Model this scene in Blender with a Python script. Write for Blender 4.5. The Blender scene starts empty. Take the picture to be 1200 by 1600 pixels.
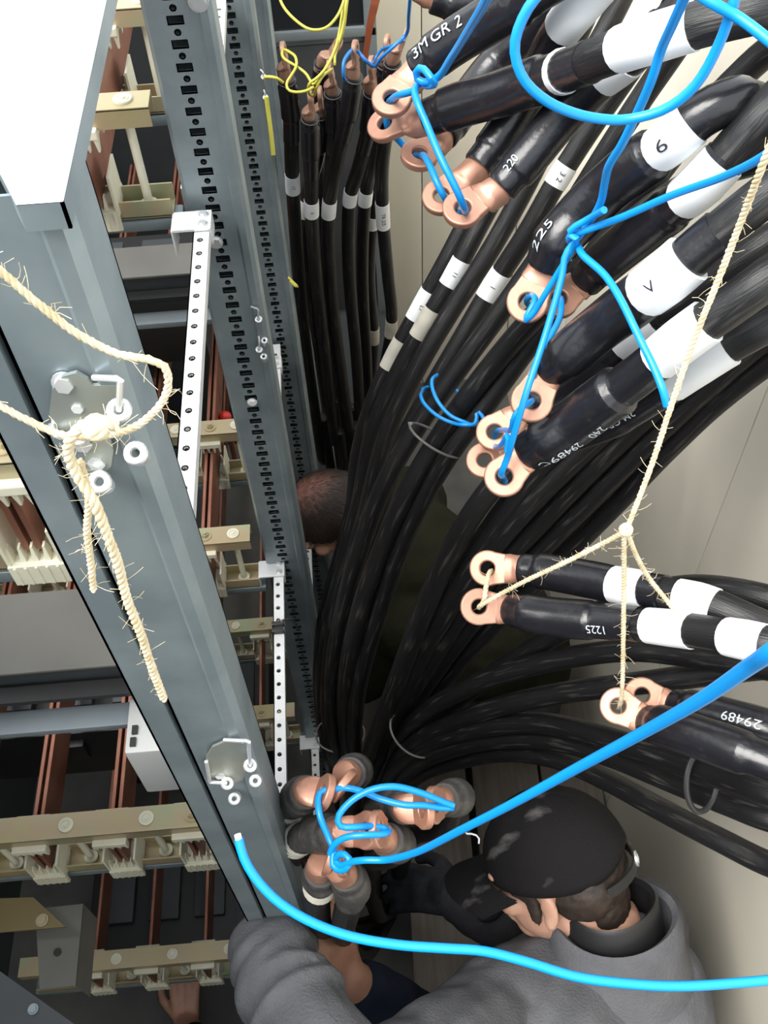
import bpy, bmesh, math, random
from mathutils import Vector, Matrix, Quaternion, noise
random.seed(7)
SC = bpy.context.scene
COL = SC.collection
PI = math.pi
V = Vector

# ------------------------------------------------------------------ camera
CAMH = 2.6
FPX = 1525.0                      # focal length in pixels of the 1200 px wide frame
nv = V((65, 1185, 1525)).normalized()          # straight down, in camera axes (x right, y down, z forward)
psi = math.radians(4.3)
x0 = V((1, 0, 0)); x0 = (x0 - nv * x0.dot(nv)).normalized()
y0 = V((0, 0, 1)); y0 = y0 - nv * y0.dot(nv); y0 = (y0 - x0 * y0.dot(x0)).normalized()
AX = math.cos(psi) * x0 + math.sin(psi) * y0
AY = math.cos(psi) * y0 - math.sin(psi) * x0
AZ = -nv
def c2w(v): return V((AX.dot(v), AY.dot(v), AZ.dot(v)))
CAM = V((0, 0, CAMH))
RIGHT, DOWN, FWD = c2w(V((1, 0, 0))), c2w(V((0, 1, 0))), c2w(V((0, 0, 1)))
cam = bpy.data.cameras.new('camera'); co = bpy.data.objects.new('camera', cam); COL.objects.link(co)
m3 = Matrix((RIGHT, -DOWN, -FWD)).transposed()
co.matrix_world = Matrix.Translation(CAM) @ m3.to_4x4()
cam.sensor_fit = 'HORIZONTAL'; cam.sensor_width = 36; cam.lens = 36 * FPX / 1200
cam.clip_start = 0.02
SC.camera = co

# ------------------------------------------------------------------ light: overcast sky above the open roof
w = bpy.data.worlds.new('sky'); SC.world = w; w.use_nodes = True
bg = w.node_tree.nodes['Background']
bg.inputs[0].default_value = (0.90, 0.96, 1.0, 1); bg.inputs[1].default_value = 1.25
sun = bpy.data.lights.new('sun', 'SUN'); sun.energy = 4.6; sun.angle = math.radians(45); sun.color = (1, 0.97, 0.92)
so = bpy.data.objects.new('sun', sun); COL.objects.link(so)
so.rotation_euler = V((0.60, 0.25, -1)).to_track_quat('-Z', 'Y').to_euler()
SC.view_settings.view_transform = 'Standard'; SC.view_settings.look = 'None'
SC.view_settings.gamma = 1; SC.view_settings.use_curve_mapping = False
SC.view_settings.exposure = 0.72
SC.cycles.max_bounces = 8; SC.cycles.diffuse_bounces = 5

# ------------------------------------------------------------------ pixel -> world helpers
def ray(px, py): return c2w(V(((px - 600) / FPX, (py - 800) / FPX, 1)))
def P(px, py, d): return CAM + ray(px, py) * d
def PX(px, py, x): r = ray(px, py); return CAM + r * (x / r.x)
def PY(px, py, y): r = ray(px, py); return CAM + r * (y / r.y)
def PH(px, py, h): r = ray(px, py); return CAM + r * (-h / r.z)
def PT(t):
    if isinstance(t, Vector): return t
    if isinstance(t[2], tuple):
        return {'x': PX, 'y': PY, 'h': PH}[t[2][0]](t[0], t[1], t[2][1])
    return P(*t)
def proj(p):
    q = p - CAM; z = q.dot(FWD)
    return q.dot(RIGHT) / z * FPX + 600, q.dot(DOWN) / z * FPX + 800

# ------------------------------------------------------------------ materials
def mat(name, col, rough=0.5, metal=0.0, col2=None, scale=20, detail=4, bump=0, bscale=60, stretch=None, uv=False, lo=0.35, hi=0.65, spec=0.5, coat=0, col3=None):
    m = bpy.data.materials.new(name); m.use_nodes = True
    nt = m.node_tree; b = nt.nodes['Principled BSDF']
    b.inputs['Base Color'].default_value = (*col, 1); b.inputs['Roughness'].default_value = rough
    b.inputs['Metallic'].default_value = metal; b.inputs['Specular IOR Level'].default_value = spec
    if coat: b.inputs['Coat Weight'].default_value = coat; b.inputs['Coat Roughness'].default_value = 0.2
    if col2 or bump:
        tc = nt.nodes.new('ShaderNodeTexCoord'); mp = nt.nodes.new('ShaderNodeMapping')
        nt.links.new(tc.outputs['UV' if uv else 'Object'], mp.inputs[0])
        if stretch: mp.inputs['Scale'].default_value = stretch
    if col2:
        n = nt.nodes.new('ShaderNodeTexNoise'); n.inputs['Scale'].default_value = scale; n.inputs['Detail'].default_value = detail
        r = nt.nodes.new('ShaderNodeValToRGB')
        r.color_ramp.elements[0].position = lo; r.color_ramp.elements[1].position = hi
        r.color_ramp.elements[0].color = (*col, 1); r.color_ramp.elements[1].color = (*col2, 1)
        if col3:
            e = r.color_ramp.elements.new((lo + hi) / 2); e.color = (*col3, 1)
        nt.links.new(mp.outputs[0], n.inputs['Vector']); nt.links.new(n.outputs['Fac'], r.inputs[0])
        nt.links.new(r.outputs[0], b.inputs['Base Color'])
    if bump:
        n2 = nt.nodes.new('ShaderNodeTexNoise'); n2.inputs['Scale'].default_value = bscale; n2.inputs['Detail'].default_value = 5
        bp = nt.nodes.new('ShaderNodeBump'); bp.inputs['Strength'].default_value = bump; bp.inputs['Distance'].default_value = 0.004
        nt.links.new(mp.outputs[0], n2.inputs['Vector']); nt.links.new(n2.outputs['Fac'], bp.inputs['Height'])
        nt.links.new(bp.outputs[0], b.inputs['Normal'])
    return m
M = dict(
    steel=mat('galvanized_steel', (.22, .27, .295), .48, .55, (.30, .355, .38), 14, 5, .05, 80),
    zinc=mat('bright_zinc', (.72, .73, .74), .42, .25, (.80, .81, .82), 30),
    hook=mat('hook_zinc', (.72, .74, .75), .3, .6),
    disc=mat('zinc_disc', (.36, .40, .38), .38, .6, (.46, .47, .40), 18),
    yellow=mat('yellow_passivated_zinc', (.41, .37, .19), .38, .35, (.34, .385, .235), 11, 3, lo=.3, hi=.7, col3=(.43, .335, .215)),
    yellowshade=mat('shaded_yellow_zinc', (.17, .14, .055), .4, .3, (.20, .15, .07), 12),  # yellow zinc of the gusset, shade under the support put into its colour
    copper=mat('busbar_copper', (.38, .175, .12), .42, .7, (.25, .095, .062), 12, 5, .04, 60),
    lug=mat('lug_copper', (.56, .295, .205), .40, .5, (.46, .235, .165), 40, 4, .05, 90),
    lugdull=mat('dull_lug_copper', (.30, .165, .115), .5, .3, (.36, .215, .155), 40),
    sheath=mat('cable_sheath', (.008, .008, .009), .42, 0, (.075, .07, .065), 3.2, 8, .25, 14, (5, 5, 1), True, .565, .80, .45),
    shrink=mat('heat_shrink', (.010, .010, .013), .27, 0, (.035, .034, .034), 2.6, 8, .10, 6, (4, 24, 1), True, .60, .85, .6),
    shrinkgrey=mat('heat_shrink_dusty', (.045, .043, .042), .5, 0, (.085, .08, .075), 3, 6, .2, 10, (4, 20, 1), True, .45, .75),
    paper=mat('label_paper', (.80, .82, .83), .55, 0, (.74, .76, .78), 20),
    paperold=mat('old_label', (.55, .52, .45), .6, 0, (.42, .40, .34), 25),
    print=mat('white_print', (.55, .60, .66), .6),
    ink=mat('pen_ink', (.02, .02, .03), .6),
    poly=mat('cream_polymer', (.70, .68, .55), .5, 0, (.62, .59, .45), 20),
    blue=mat('blue_insulation', (.004, .255, .68), .34, 0, None, spec=.5),
    bluedeep=mat('blue_insulation_dark', (.012, .16, .50), .4),
    ywire=mat('yellow_insulation', (.42, .39, .05), .45),
    ytwist=mat('yellow_strip', (.42, .40, .06), .55),
    twine=mat('sisal_twine', (.76, .67, .49), .85, 0, (.60, .48, .29), 90, 3),
    wall=mat('beige_wall_sheet', (.80, .75, .635), .5, .0, (.76, .715, .605), 6, 4, .02, 40),
    gap=mat('joint_dark', (.06, .055, .05), .8),
    greypaint=mat('grey_paint', (.17, .20, .22), .5, .2, (.21, .24, .26), 8),
    greydark=mat('dark_grey_paint', (.045, .05, .054), .5, .2, (.06, .064, .068), 8),
    duct=mat('duct_grey', (.165, .16, .145), .6, 0, (.14, .135, .122), 10),
    module=mat('module_grey', (.50, .51, .50), .5),
    black=mat('black_plastic', (.014, .014, .015), .45),
    glass=mat('dark_window', (.02, .022, .025), .12),
    red=mat('red_plastic', (.55, .02, .015), .4),
    orange=mat('orange_strap', (.30, .075, .03), .6, 0, (.22, .06, .03), 20),
    floor=mat('dark_concrete', (.06, .06, .057), .85, 0, (.09, .087, .08), 8, 6, .2, 30),
    wood=mat('old_plank', (.085, .072, .06), .8, 0, (.13, .11, .092), 4, 8, .3, 30, (18, 1.5, 10)),
    skin=mat('skin', (.50, .27, .19), .5, 0, (.57, .33, .24), 30, 4, .08, 220),
    skinb=mat('skin_hand', (.34, .17, .115), .55, 0, (.42, .22, .15), 30, 4, .1, 200),
    hair=mat('dark_hair', (.014, .009, .007), .6, 0, (.034, .021, .015), 30, 6, .5, 60, (1, 1, .25)),
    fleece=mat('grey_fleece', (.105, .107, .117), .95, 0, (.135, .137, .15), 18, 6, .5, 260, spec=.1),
    fleeceshade=mat('shaded_grey_fleece', (.040, .040, .046), .95, 0, (.055, .055, .062), 22, 6, .5, 200, spec=.1),  # same grey fleece, with the shadow below the head put into the colour
    navy=mat('navy_sleeve', (.010, .014, .026), .9, 0, (.016, .02, .036), 22, 5, .4, 150, spec=.15),
    glove=mat('dark_glove', (.016, .017, .021), .8, 0, (.03, .031, .036), 40, 5, .4, 200, spec=.2),
    cap=mat('black_cap_cloth', (.011, .010, .011), .85, 0, (.13, .125, .12), 11, 9, .35, 220, (1, 2.2, 1), False, .62, .74, .2),
    olive=mat('olive_jacket', (.012, .013, .007), .9, 0, (.018, .019, .010), 12, 5, .3, 120, spec=.15),
    jeans=mat('dark_trousers', (.02, .022, .03), .9),
    eye=mat('eye', (.7, .68, .65), .25), iris=mat('iris', (.03, .02, .015), .2),
    tie=mat('tie_black', (.03, .03, .032), .4), tieg=mat('tie_grey', (.12, .115, .11), .4),
)
# scalp: thinning hair, warmer towards the crown
def _scalp():
    m = mat('thinning_hair', (.018, .011, .009), .6); nt = m.node_tree; b = nt.nodes['Principled BSDF']
    tc = nt.nodes.new('ShaderNodeTexCoord')
    mp = nt.nodes.new('ShaderNodeMapping'); mp.inputs['Scale'].default_value = (1, 1, .3)
    n = nt.nodes.new('ShaderNodeTexNoise'); n.inputs['Scale'].default_value = 90; n.inputs['Detail'].default_value = 6
    nt.links.new(tc.outputs['Object'], mp.inputs[0]); nt.links.new(mp.outputs[0], n.inputs['Vector'])
    g = nt.nodes.new('ShaderNodeTexGradient'); g.gradient_type = 'SPHERICAL'
    mp2 = nt.nodes.new('ShaderNodeMapping'); mp2.inputs['Location'].default_value = (.25, 0, -1.05); mp2.inputs['Scale'].default_value = (11, 15, 10)
    nt.links.new(tc.outputs['Object'], mp2.inputs[0]); nt.links.new(mp2.outputs[0], g.inputs[0])
    mu = nt.nodes.new('ShaderNodeMath'); mu.operation = 'MULTIPLY'
    nt.links.new(g.outputs['Fac'], mu.inputs[0]); nt.links.new(n.outputs['Fac'], mu.inputs[1])
    r = nt.nodes.new('ShaderNodeValToRGB'); r.color_ramp.elements[0].position = .05; r.color_ramp.elements[1].position = .5
    r.color_ramp.elements[0].color = (.02, .012, .010, 1); r.color_ramp.elements[1].color = (.30, .14, .11, 1)
    nt.links.new(mu.outputs[0], r.inputs[0]); nt.links.new(r.outputs[0], b.inputs['Base Color'])
    bp = nt.nodes.new('ShaderNodeBump'); bp.inputs['Strength'].default_value = .7; bp.inputs['Distance'].default_value = .004
    nt.links.new(n.outputs['Fac'], bp.inputs['Height']); nt.links.new(bp.outputs[0], b.inputs['Normal'])
    return m
M['scalp'] = _scalp()

# ------------------------------------------------------------------ object helpers
def tag(o, label=None, cat=None, group=None, kind=None):
    if label: o['label'] = label
    if cat: o['category'] = cat
    if group: o['group'] = group
    if kind: o['kind'] = kind
    return o
def empty(name, loc, label=None, cat=None, group=None, kind=None):
    o = bpy.data.objects.new(name, None); COL.objects.link(o); o.location = loc; o.empty_display_size = .05; WL[o.name] = V(loc)
    return tag(o, label, cat, group, kind)
def link(name, me, m, parent=None):
    if isinstance(m, str): m = M[m]
    if not me.materials: me.materials.append(m)
    o = bpy.data.objects.new(name, me); COL.objects.link(o)
    if parent is not None:
        if parent.type == 'MESH' and parent.parent: WL[parent.name] = V((0, 0, 0))
        setpar(o, parent)
    return o
WL = {}
def wloc(o): return WL.get(o.name, V((0, 0, 0)))
def setpar(o, parent):
    o.parent = parent; o.matrix_parent_inverse = Matrix.Translation(-wloc(parent))
class B:
    """collects faces, becomes one mesh object"""
    def __init__(s): s.v = []; s.f = []; s.uv = {}
    def add(s, vs, fs, uvs=None):
        o = len(s.v); s.v += [V(p) for p in vs]
        for i, f in enumerate(fs):
            s.f.append([a + o for a in f])
            if uvs: s.uv[len(s.f) - 1] = uvs[i]
        return s
    def box(s, c, size, rot=None, bev=0):
        c = V(c); hx, hy, hz = [q / 2 for q in size]
        if bev:
            bm = bmesh.new(); bmesh.ops.create_cube(bm, size=1)
            bmesh.ops.scale(bm, vec=size, verts=bm.verts)
            bmesh.ops.bevel(bm, geom=bm.edges[:], offset=bev, segments=2, affect='EDGES', profile=.6)
            vs = [x.co.copy() for x in bm.verts]; fs = [[q.index for q in f.verts] for f in bm.faces]; bm.free()
        else:
            vs = [V((a * hx, b * hy, d * hz)) for a in (-1, 1) for b in (-1, 1) for d in (-1, 1)]
            fs = [(0, 1, 3, 2), (4, 6, 7, 5), (0, 4, 5, 1), (2, 3, 7, 6), (0, 2, 6, 4), (1, 5, 7, 3)]
        if rot is not None: vs = [rot @ p for p in vs]
        return s.add([p + c for p in vs], fs)
    def cyl(s, a, b, r, n=12, r2=None, cap=True):
        a, b = V(a), V(b); d = (b - a).normalized(); u = d.orthogonal().normalized(); q = d.cross(u)
        r2 = r if r2 is None else r2
        vs = [a + (u * math.cos(t) + q * math.sin(t)) * r for t in [2 * PI * i / n for i in range(n)]]
        vs += [b + (u * math.cos(t) + q * math.sin(t)) * r2 for t in [2 * PI * i / n for i in range(n)]]
        fs = [(i, (i + 1) % n, n + (i + 1) % n, n + i) for i in range(n)]
        if cap: fs += [list(range(n))[::-1], list(range(n, 2 * n))]
        return s.add(vs, fs)
    def tube(s, path, rad, n=12, cap=True, step=None, phase=0, s0=None, s1=None):
        """path: Path; rad: number or function of arclength"""
        L = path.L; a = 0 if s0 is None else s0; b = L if s1 is None else s1
        k = max(2, int((b - a) / (step or .01)) + 1)
        ss = [a + (b - a) * i / (k - 1) for i in range(k)]
        if callable(rad) and hasattr(rad, 'knots'): ss = sorted(set(ss + [q for q in rad.knots if a < q < b]))
        vs = []; fs = []; uvs = []; k = len(ss)
        for q in ss:
            p, t, u, w_ = path.at(q); r = rad(q) if callable(rad) else rad
            for i in range(n):
                th = 2 * PI * i / n + phase
                vs.append(p + (u * math.cos(th) + w_ * math.sin(th)) * r)
        for j in range(k - 1):
            for i in range(n):
                i2 = (i + 1) % n
                fs.append((j * n + i, j * n + i2, (j + 1) * n + i2, (j + 1) * n + i))
                uvs.append(((i / n, ss[j]), ((i + 1) / n, ss[j]), ((i + 1) / n, ss[j + 1]), (i / n, ss[j + 1])))
        if cap:
            for f in (list(range(n))[::-1], list(range((k - 1) * n, k * n))):
                fs.append(f); uvs.append([(0, 0)] * n)
        return s.add(vs, fs, uvs)
    def torus(s, c, nrm, R, r, n=16, m=8, sx=1.0, a0=0, a1=2 * PI, xdir=None):
        c = V(c); nrm = V(nrm).normalized(); u = (V(xdir) - nrm * nrm.dot(V(xdir))).normalized() if xdir is not None else nrm.orthogonal().normalized(); q = nrm.cross(u)
        full = abs(a1 - a0 - 2 * PI) < 1e-4; cnt = n if full else n + 1
        vs = []; fs = []
        for i in range(cnt):
            t = a0 + (a1 - a0) * i / n
            cen = c + u * math.cos(t) * R * sx + q * math.sin(t) * R; out = (u * math.cos(t) + q * math.sin(t))
            for j in range(m):
                p = 2 * PI * j / m; vs.append(cen + (out * math.cos(p) + nrm * math.sin(p)) * r)
        for i in range(n):
            i2 = (i + 1) % cnt
            for j in range(m):
                j2 = (j + 1) % m; fs.append((i * m + j, i2 * m + j, i2 * m + j2, i * m + j2))
        return s.add(vs, fs)
    def ell(s, c, rad, rot=None, n=20, m=12):
        c = V(c); vs = []; fs = []
        for j in range(m + 1):
            ph = PI * j / m
            for i in range(n):
                th = 2 * PI * i / n
                p = V((rad[0] * math.sin(ph) * math.cos(th), rad[1] * math.sin(ph) * math.sin(th), rad[2] * math.cos(ph)))
                vs.append(c + (rot @ p if rot is not None else p))
        for j in range(m):
            for i in range(n):
                i2 = (i + 1) % n; fs.append((j * n + i, (j + 1) * n + i, (j + 1) * n + i2, j * n + i2))
        return s.add(vs, fs)
    def capsule(s, a, b, ra, rb, n=12):
        a, b = V(a), V(b); d = (b - a)
        if d.length < 1e-6: return s.ell(a, (ra, ra, ra))
        d.normalize(); u = d.orthogonal().normalized(); q = d.cross(u); rings = []
        for k in range(1, 5): t = PI / 2 * k / 4; rings.append((a - d * ra * math.cos(t), ra * math.sin(t)))
        for k in range(4, 0, -1): t = PI / 2 * k / 4; rings.append((b + d * rb * math.cos(t), rb * math.sin(t)))
        vs = [a - d * ra] ; fs = []
        for c, r in rings:
            for i in range(n): th = 2 * PI * i / n; vs.append(c + (u * math.cos(th) + q * math.sin(th)) * r)
        vs.append(b + d * rb); K = len(rings)
        for i in range(n): fs.append((0, 1 + (i + 1) % n, 1 + i)); fs.append((len(vs) - 1, 1 + (K - 1) * n + i, 1 + (K - 1) * n + (i + 1) % n))
        for k in range(K - 1):
            for i in range(n):
                i2 = (i + 1) % n; fs.append((1 + k * n + i, 1 + k * n + i2, 1 + (k + 1) * n + i2, 1 + (k + 1) * n + i))
        return s.add(vs, fs)
    def loft(s, secs, cap=True):
        n = len(secs[0]); vs = [p for q in secs for p in q]; fs = []
        for k in range(len(secs) - 1):
            for i in range(n):
                i2 = (i + 1) % n; fs.append((k * n + i, k * n + i2, (k + 1) * n + i2, (k + 1) * n + i))
        if cap: fs += [list(range(n))[::-1], list(range((len(secs) - 1) * n, len(secs) * n))]
        return s.add(vs, fs)
    def mesh(s, name, smooth=True, angle=40):
        me = bpy.data.meshes.new(name); me.from_pydata(s.v, [], s.f)
        if s.uv:
            uvl = me.uv_layers.new(name='UVMap')
            for i, poly in enumerate(me.polygons):
                if i in s.uv:
                    for k, li in enumerate(poly.loop_indices): uvl.data[li].uv = s.uv[i][k]
        me.update()
        if smooth:
            me.polygons.foreach_set('use_smooth', [True] * len(me.polygons)); me.set_sharp_from_angle(angle=math.radians(angle))
        return me
    def obj(s, name, m, parent=None, smooth=True, angle=40): return link(name, s.mesh(name, smooth, angle), m, parent)

class Path:
    def __init__(s, pts, res=14, straight=False):
        pts = [PT(p) for p in pts]; s.ctrl = pts
        if straight or len(pts) < 3: dense = pts
        else:
            e = [pts[0] * 2 - pts[1]] + pts + [pts[-1] * 2 - pts[-2]]; dense = []
            for i in range(1, len(e) - 2):
                a, b, c, d = e[i - 1:i + 3]
                t0 = 0; t1 = t0 + max((b - a).length, 1e-5) ** .5; t2 = t1 + max((c - b).length, 1e-5) ** .5; t3 = t2 + max((d - c).length, 1e-5) ** .5
                for k in range(res):
                    t = t1 + (t2 - t1) * k / res
                    A1 = a * ((t1 - t) / (t1 - t0)) + b * ((t - t0) / (t1 - t0)); A2 = b * ((t2 - t) / (t2 - t1)) + c * ((t - t1) / (t2 - t1)); A3 = c * ((t3 - t) / (t3 - t2)) + d * ((t - t2) / (t3 - t2))
                    B1 = A1 * ((t2 - t) / (t2 - t0)) + A2 * ((t - t0) / (t2 - t0)); B2 = A2 * ((t3 - t) / (t3 - t1)) + A3 * ((t - t1) / (t3 - t1))
                    dense.append(B1 * ((t2 - t) / (t2 - t1)) + B2 * ((t - t1) / (t2 - t1)))
            dense.append(pts[-1])
        s.p = dense; s.s = [0]
        for a, b in zip(dense, dense[1:]): s.s.append(s.s[-1] + (b - a).length)
        s.L = s.s[-1]
        n = len(dense); s.t = []
        for i in range(n): s.t.append((dense[min(i + 1, n - 1)] - dense[max(i - 1, 0)]).normalized())
        u = s.t[0].orthogonal().normalized(); s.u = [u]
        for i in range(1, n):
            q = s.t[i - 1].rotation_difference(s.t[i]); u = q @ s.u[-1]; u = (u - s.t[i] * u.dot(s.t[i])).normalized(); s.u.append(u)
    def at(s, q):
        q = min(max(q, 0), s.L)
        lo, hi = 0, len(s.s) - 1
        while hi - lo > 1:
            m = (lo + hi) // 2
            if s.s[m] <= q: lo = m
            else: hi = m
        f = (q - s.s[lo]) / max(s.s[hi] - s.s[lo], 1e-9)
        p = s.p[lo].lerp(s.p[hi], f); t = s.t[lo].lerp(s.t[hi], f).normalized(); u = s.u[lo].lerp(s.u[hi], f); u = (u - t * u.dot(t)).normalized()
        return p, t, u, t.cross(u)
    def near(s, px, py, smax=1e9):
        best = (1e9, 0)
        for p, q in zip(s.p, s.s):
            if q > smax: break
            x, y = proj(p); d = (x - px) ** 2 + (y - py) ** 2
            if d < best[0]: best = (d, q)
        return best[1]

def prof(kn):
    """piecewise linear radius profile"""
    def f(q):
        for (a, ra), (b, rb) in zip(kn, kn[1:]):
            if q <= b: return ra + (rb - ra) * max(0, (q - a)) / max(b - a, 1e-6)
        return kn[-1][1]
    f.knots = [k for k, _ in kn]
    return f

# ------------------------------------------------------------------ printed text wrapped on tubes
_tc = {}
def textmesh(s):
    if s not in _tc:
        c = bpy.data.curves.new('t', 'FONT'); c.body = s; c.size = 1; c.resolution_u = 3
        o = bpy.data.objects.new('t', c); COL.objects.link(o)
        dg = bpy.context.evaluated_depsgraph_get(); me = bpy.data.meshes.new_from_object(o.evaluated_get(dg))
        bm = bmesh.new(); bm.from_mesh(me); bmesh.ops.triangulate(bm, faces=bm.faces[:])
        bmesh.ops.subdivide_edges(bm, edges=[e for e in bm.edges if e.calc_length() > .25], cuts=1)
        _tc[s] = ([v.co.copy() for v in bm.verts], [[v.index for v in f.verts] for f in bm.faces]); bm.free()
        bpy.data.objects.remove(o); bpy.data.curves.remove(c); bpy.data.meshes.remove(me)
    return _tc[s]
def wraptext(path, rad, s, scen, size, parent, side=0.0, flip=False, m='print'):
    """letters on a tube; side: angle off the camera-facing line; flip: reads the other way round"""
    vs, fs = textmesh(s); x0_, x1_ = min(v.x for v in vs), max(v.x for v in vs)
    y0_, y1_ = min(v.y for v in vs), max(v.y for v in vs)
    out = []
    for v in vs:
        x = (v.x - (x0_ + x1_) / 2) * size; y = (v.y - (y0_ + y1_) / 2) * size
        if flip: x, y = -x, -y
        p, t, u, w_ = path.at(scen + x); r = (rad(scen + x) if callable(rad) else rad) + .0004
        n = (CAM - p); n = (n - t * n.dot(t)).normalized(); b = n.cross(t)     # t right, b up, n outwards
        a = side + y / r
        out.append(p + (n * math.cos(a) + b * math.sin(a)) * r)
    b_ = B(); b_.add(out, fs); return b_.obj('printed_text', m, parent, False)

# ------------------------------------------------------------------ cable lug
def lug(H, S, nrm, parent, m='lug', R=.0185, rb=.0145, hole=.0074, t=.0042):
    H, S = V(H), V(S); x = (S - H).normalized(); z = (nrm - x * nrm.dot(x)).normalized(); y = z.cross(x); L = (S - H).length
    fr = lambda a, b_, c: H + x * a + y * b_ + z * c
    off = -.007; N = 28; b_ = B(); rings = []
    for zz in (t, -t):
        inn, out = [], []
        for i in range(N):
            th = -PI + 2 * PI * i / N; d = abs(th)
            inn.append(fr(hole * math.cos(th), hole * math.sin(th), zz))
            if d > math.radians(52): out.append(fr(R * math.cos(th), R * math.sin(th), zz))
            else: out.append(fr(.019, .0150 * th / math.radians(52), zz))
        # soft rim
        rings.append((inn, out))
    vs = rings[0][0] + rings[0][1] + rings[1][0] + rings[1][1]; fs = []
    for i in range(N):
        j = (i + 1) % N
        fs += [(i, N + i, N + j, j), (2 * N + i, 2 * N + j, 3 * N + j, 3 * N + i), (i, j, 2 * N + j, 2 * N + i), (N + i, 3 * N + i, 3 * N + j, N + j)]
    b_.add(vs, fs)
    secs = []; n = 20
    e = max(L - .002, .0305)
    for sx, a, c, o in ((.015, .0148, .0041, 0), (.0185, .0150, .0045, 0), (.0225, .0155, .0075, off * .55), (.0262, .0148, .0115, off * .9), (.029, rb, rb, off), (e, rb, rb, off), (L + .003, rb * .8, rb * .8, off * .8), (L + .02, rb * .7, rb * .7, off * .7)):
        sec = []
        for i in range(n):
            th = 2 * PI * i / n; q = .72 if c < .012 else 1
            ca, sa = math.cos(th), math.sin(th)
            sec.append(fr(sx, a * math.copysign(abs(ca) ** q, ca), o + c * math.copysign(abs(sa) ** q, sa)))
        secs.append(sec)
    b_.loft(secs)
    o = b_.obj('cable_lug', m, parent, True, 38)
    md = o.modifiers.new('bevel', 'BEVEL'); md.width = .0017; md.segments = 3; md.limit_method = 'ANGLE'; md.angle_limit = math.radians(60)
    return o

# ------------------------------------------------------------------ power cable
def cable(label, pts, group, nrm=None, r=.0150, rs=.0190, slen=.17, step2=.0168, lugged=True, labels=(), texts=(), lugm='lug', shm='shrink', sheathm='sheath', bands=(), rim=False, lmin=.034, lR=.0185, smax=1.0, n=14):
    P3 = [PT(p) for p in pts]
    base = P3[-1]
    root = empty('power_cable', base, label, 'cable', group)
    if lugged:
        H, S = P3[0], P3[1]; d = (S - H).normalized()
        L = max((S - H).length, lmin); S = H + d * L
        nn = (CAM - H).normalized() if nrm is None else (RIGHT * nrm[0] + DOWN * nrm[1] - FWD * nrm[2]).normalized()
        z = (nn - d * nn.dot(d)).normalized()
        lug(H, S, nn, root, lugm, lR, .0145 * lR / .0185)
        path = Path([S - z * .005] + P3[2:])
    else: path = Path(P3)
    b_ = B(); b_.tube(path, r, n, True, .012, s0=.012 if lugged else 0); b_.obj('sheath', sheathm, root)
    rad = r
    if lugged:
        k = [(0, rs * .82), (.002, rs * .87), (.016, rs * .88), (.020, rs * .985), (slen * .55, rs), (slen * .62, rs * .985), (slen * .66, step2 + .0004), (slen, step2), (slen + .001, r)]
        rad = prof(k)
        ks = k[:-1]; rr = prof(ks)
        def wob(q, rr=rr, sd=random.random() * 50): return rr(q) * (1 + .035 * noise.noise(V((q * 28 + sd, sd, 0))))
        wob.knots = rr.knots
        b_ = B(); b_.tube(path, wob, n + 6, True, .006, s1=slen); hs_ = b_.obj('heat_shrink', shm, root, True, 50)
    if rim and lugged:
        p, t, u, w_ = path.at(.004); b_ = B(); b_.torus(p, t, rs * .84, .0016, 24, 6); b_.obj('sleeve_rim', 'tieg', root)
    for lb in labels:
        px, py, ln = lb[0], lb[1], lb[2]; mm = lb[3] if len(lb) > 3 else 'paper'
        c = path.near(px, py, smax); ends = [c - ln / 2, c + ln / 2]
        base_r = max(rad(ends[0] + .001), rad(ends[1])) if callable(rad) else rad
        b_ = B(); b_.tube(path, prof([(ends[0], base_r + .0009), (c, base_r + .0013), (ends[1], base_r + .0009)]), n + 4, True, .01, s0=ends[0], s1=ends[1])
        lo_ = b_.obj('white_label', mm, root, True, 50)
        if len(lb) > 4: wraptext(path, base_r + .0016, lb[4], c, lb[5] if len(lb) > 5 else .012, lo_, 0.1, False, 'ink')
    for tx in texts:
        s, px, py, size, side, flip = tx
        wraptext(path, (lambda q: rad(q) * 1.02 + .0006) if callable(rad) else rad, s, path.near(px, py, smax), size, hs_, side, flip)
    for q in bands:
        p, t, u, w_ = path.at(q); b_ = B(); b_.torus(p, t, (rad(q) if callable(rad) else rad) + .0008, .0023, 20, 6); b_.obj('marker_ring', 'paperold', root)
    return root, path

def wire(label, pts, m='blue', r=.003, name='blue_wire', cat='wire', group=None, n=10, step=.006):
    pa = Path(pts, 12); b_ = B(); b_.tube(pa, r, n, True, step)
    o = b_.obj(name, m); return tag(o, label, cat, group), pa

# ================================================================== SETTING
XW, YE, XL, YB = .56, 2.62, -.98, -2.1
TOP = 2.32
def panels(root, horiz, cuts, z1, mk):
    for a, b_ in zip(cuts, cuts[1:]): mk(a + .002, b_ - .002, root)
wr = empty('wall_right', (XW + .03, 0, 0), kind='structure')
b_ = B(); b_.box((XW + .045, (YB + YE) / 2, TOP / 2), (.05, YE - YB + .1, TOP)); b_.obj('wall_core', 'gap', wr, False)
for a, c in zip((YB, -1.09, -.09, .91, 1.91), (-1.09, -.09, .91, 1.91, YE)):
    b_ = B(); b_.box((XW + .01, (a + c) / 2, TOP / 2), (.02, c - a - .003, TOP), None, .0012); b_.obj('wall_panel', 'wall', wr)
we = empty('wall_far', (0, YE + .03, 0), kind='structure')
b_ = B(); b_.box(((XL + XW) / 2, YE + .045, TOP / 2), (XW - XL + .1, .05, TOP)); b_.obj('wall_core', 'gap', we, False)
for a, c in zip((XL, -.35, .255), (-.35, .255, XW)):
    b_ = B(); b_.box(((a + c) / 2, YE + .01, TOP / 2), (c - a - .003, .02, TOP), None, .0012); b_.obj('wall_panel', 'wall', we)
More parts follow.
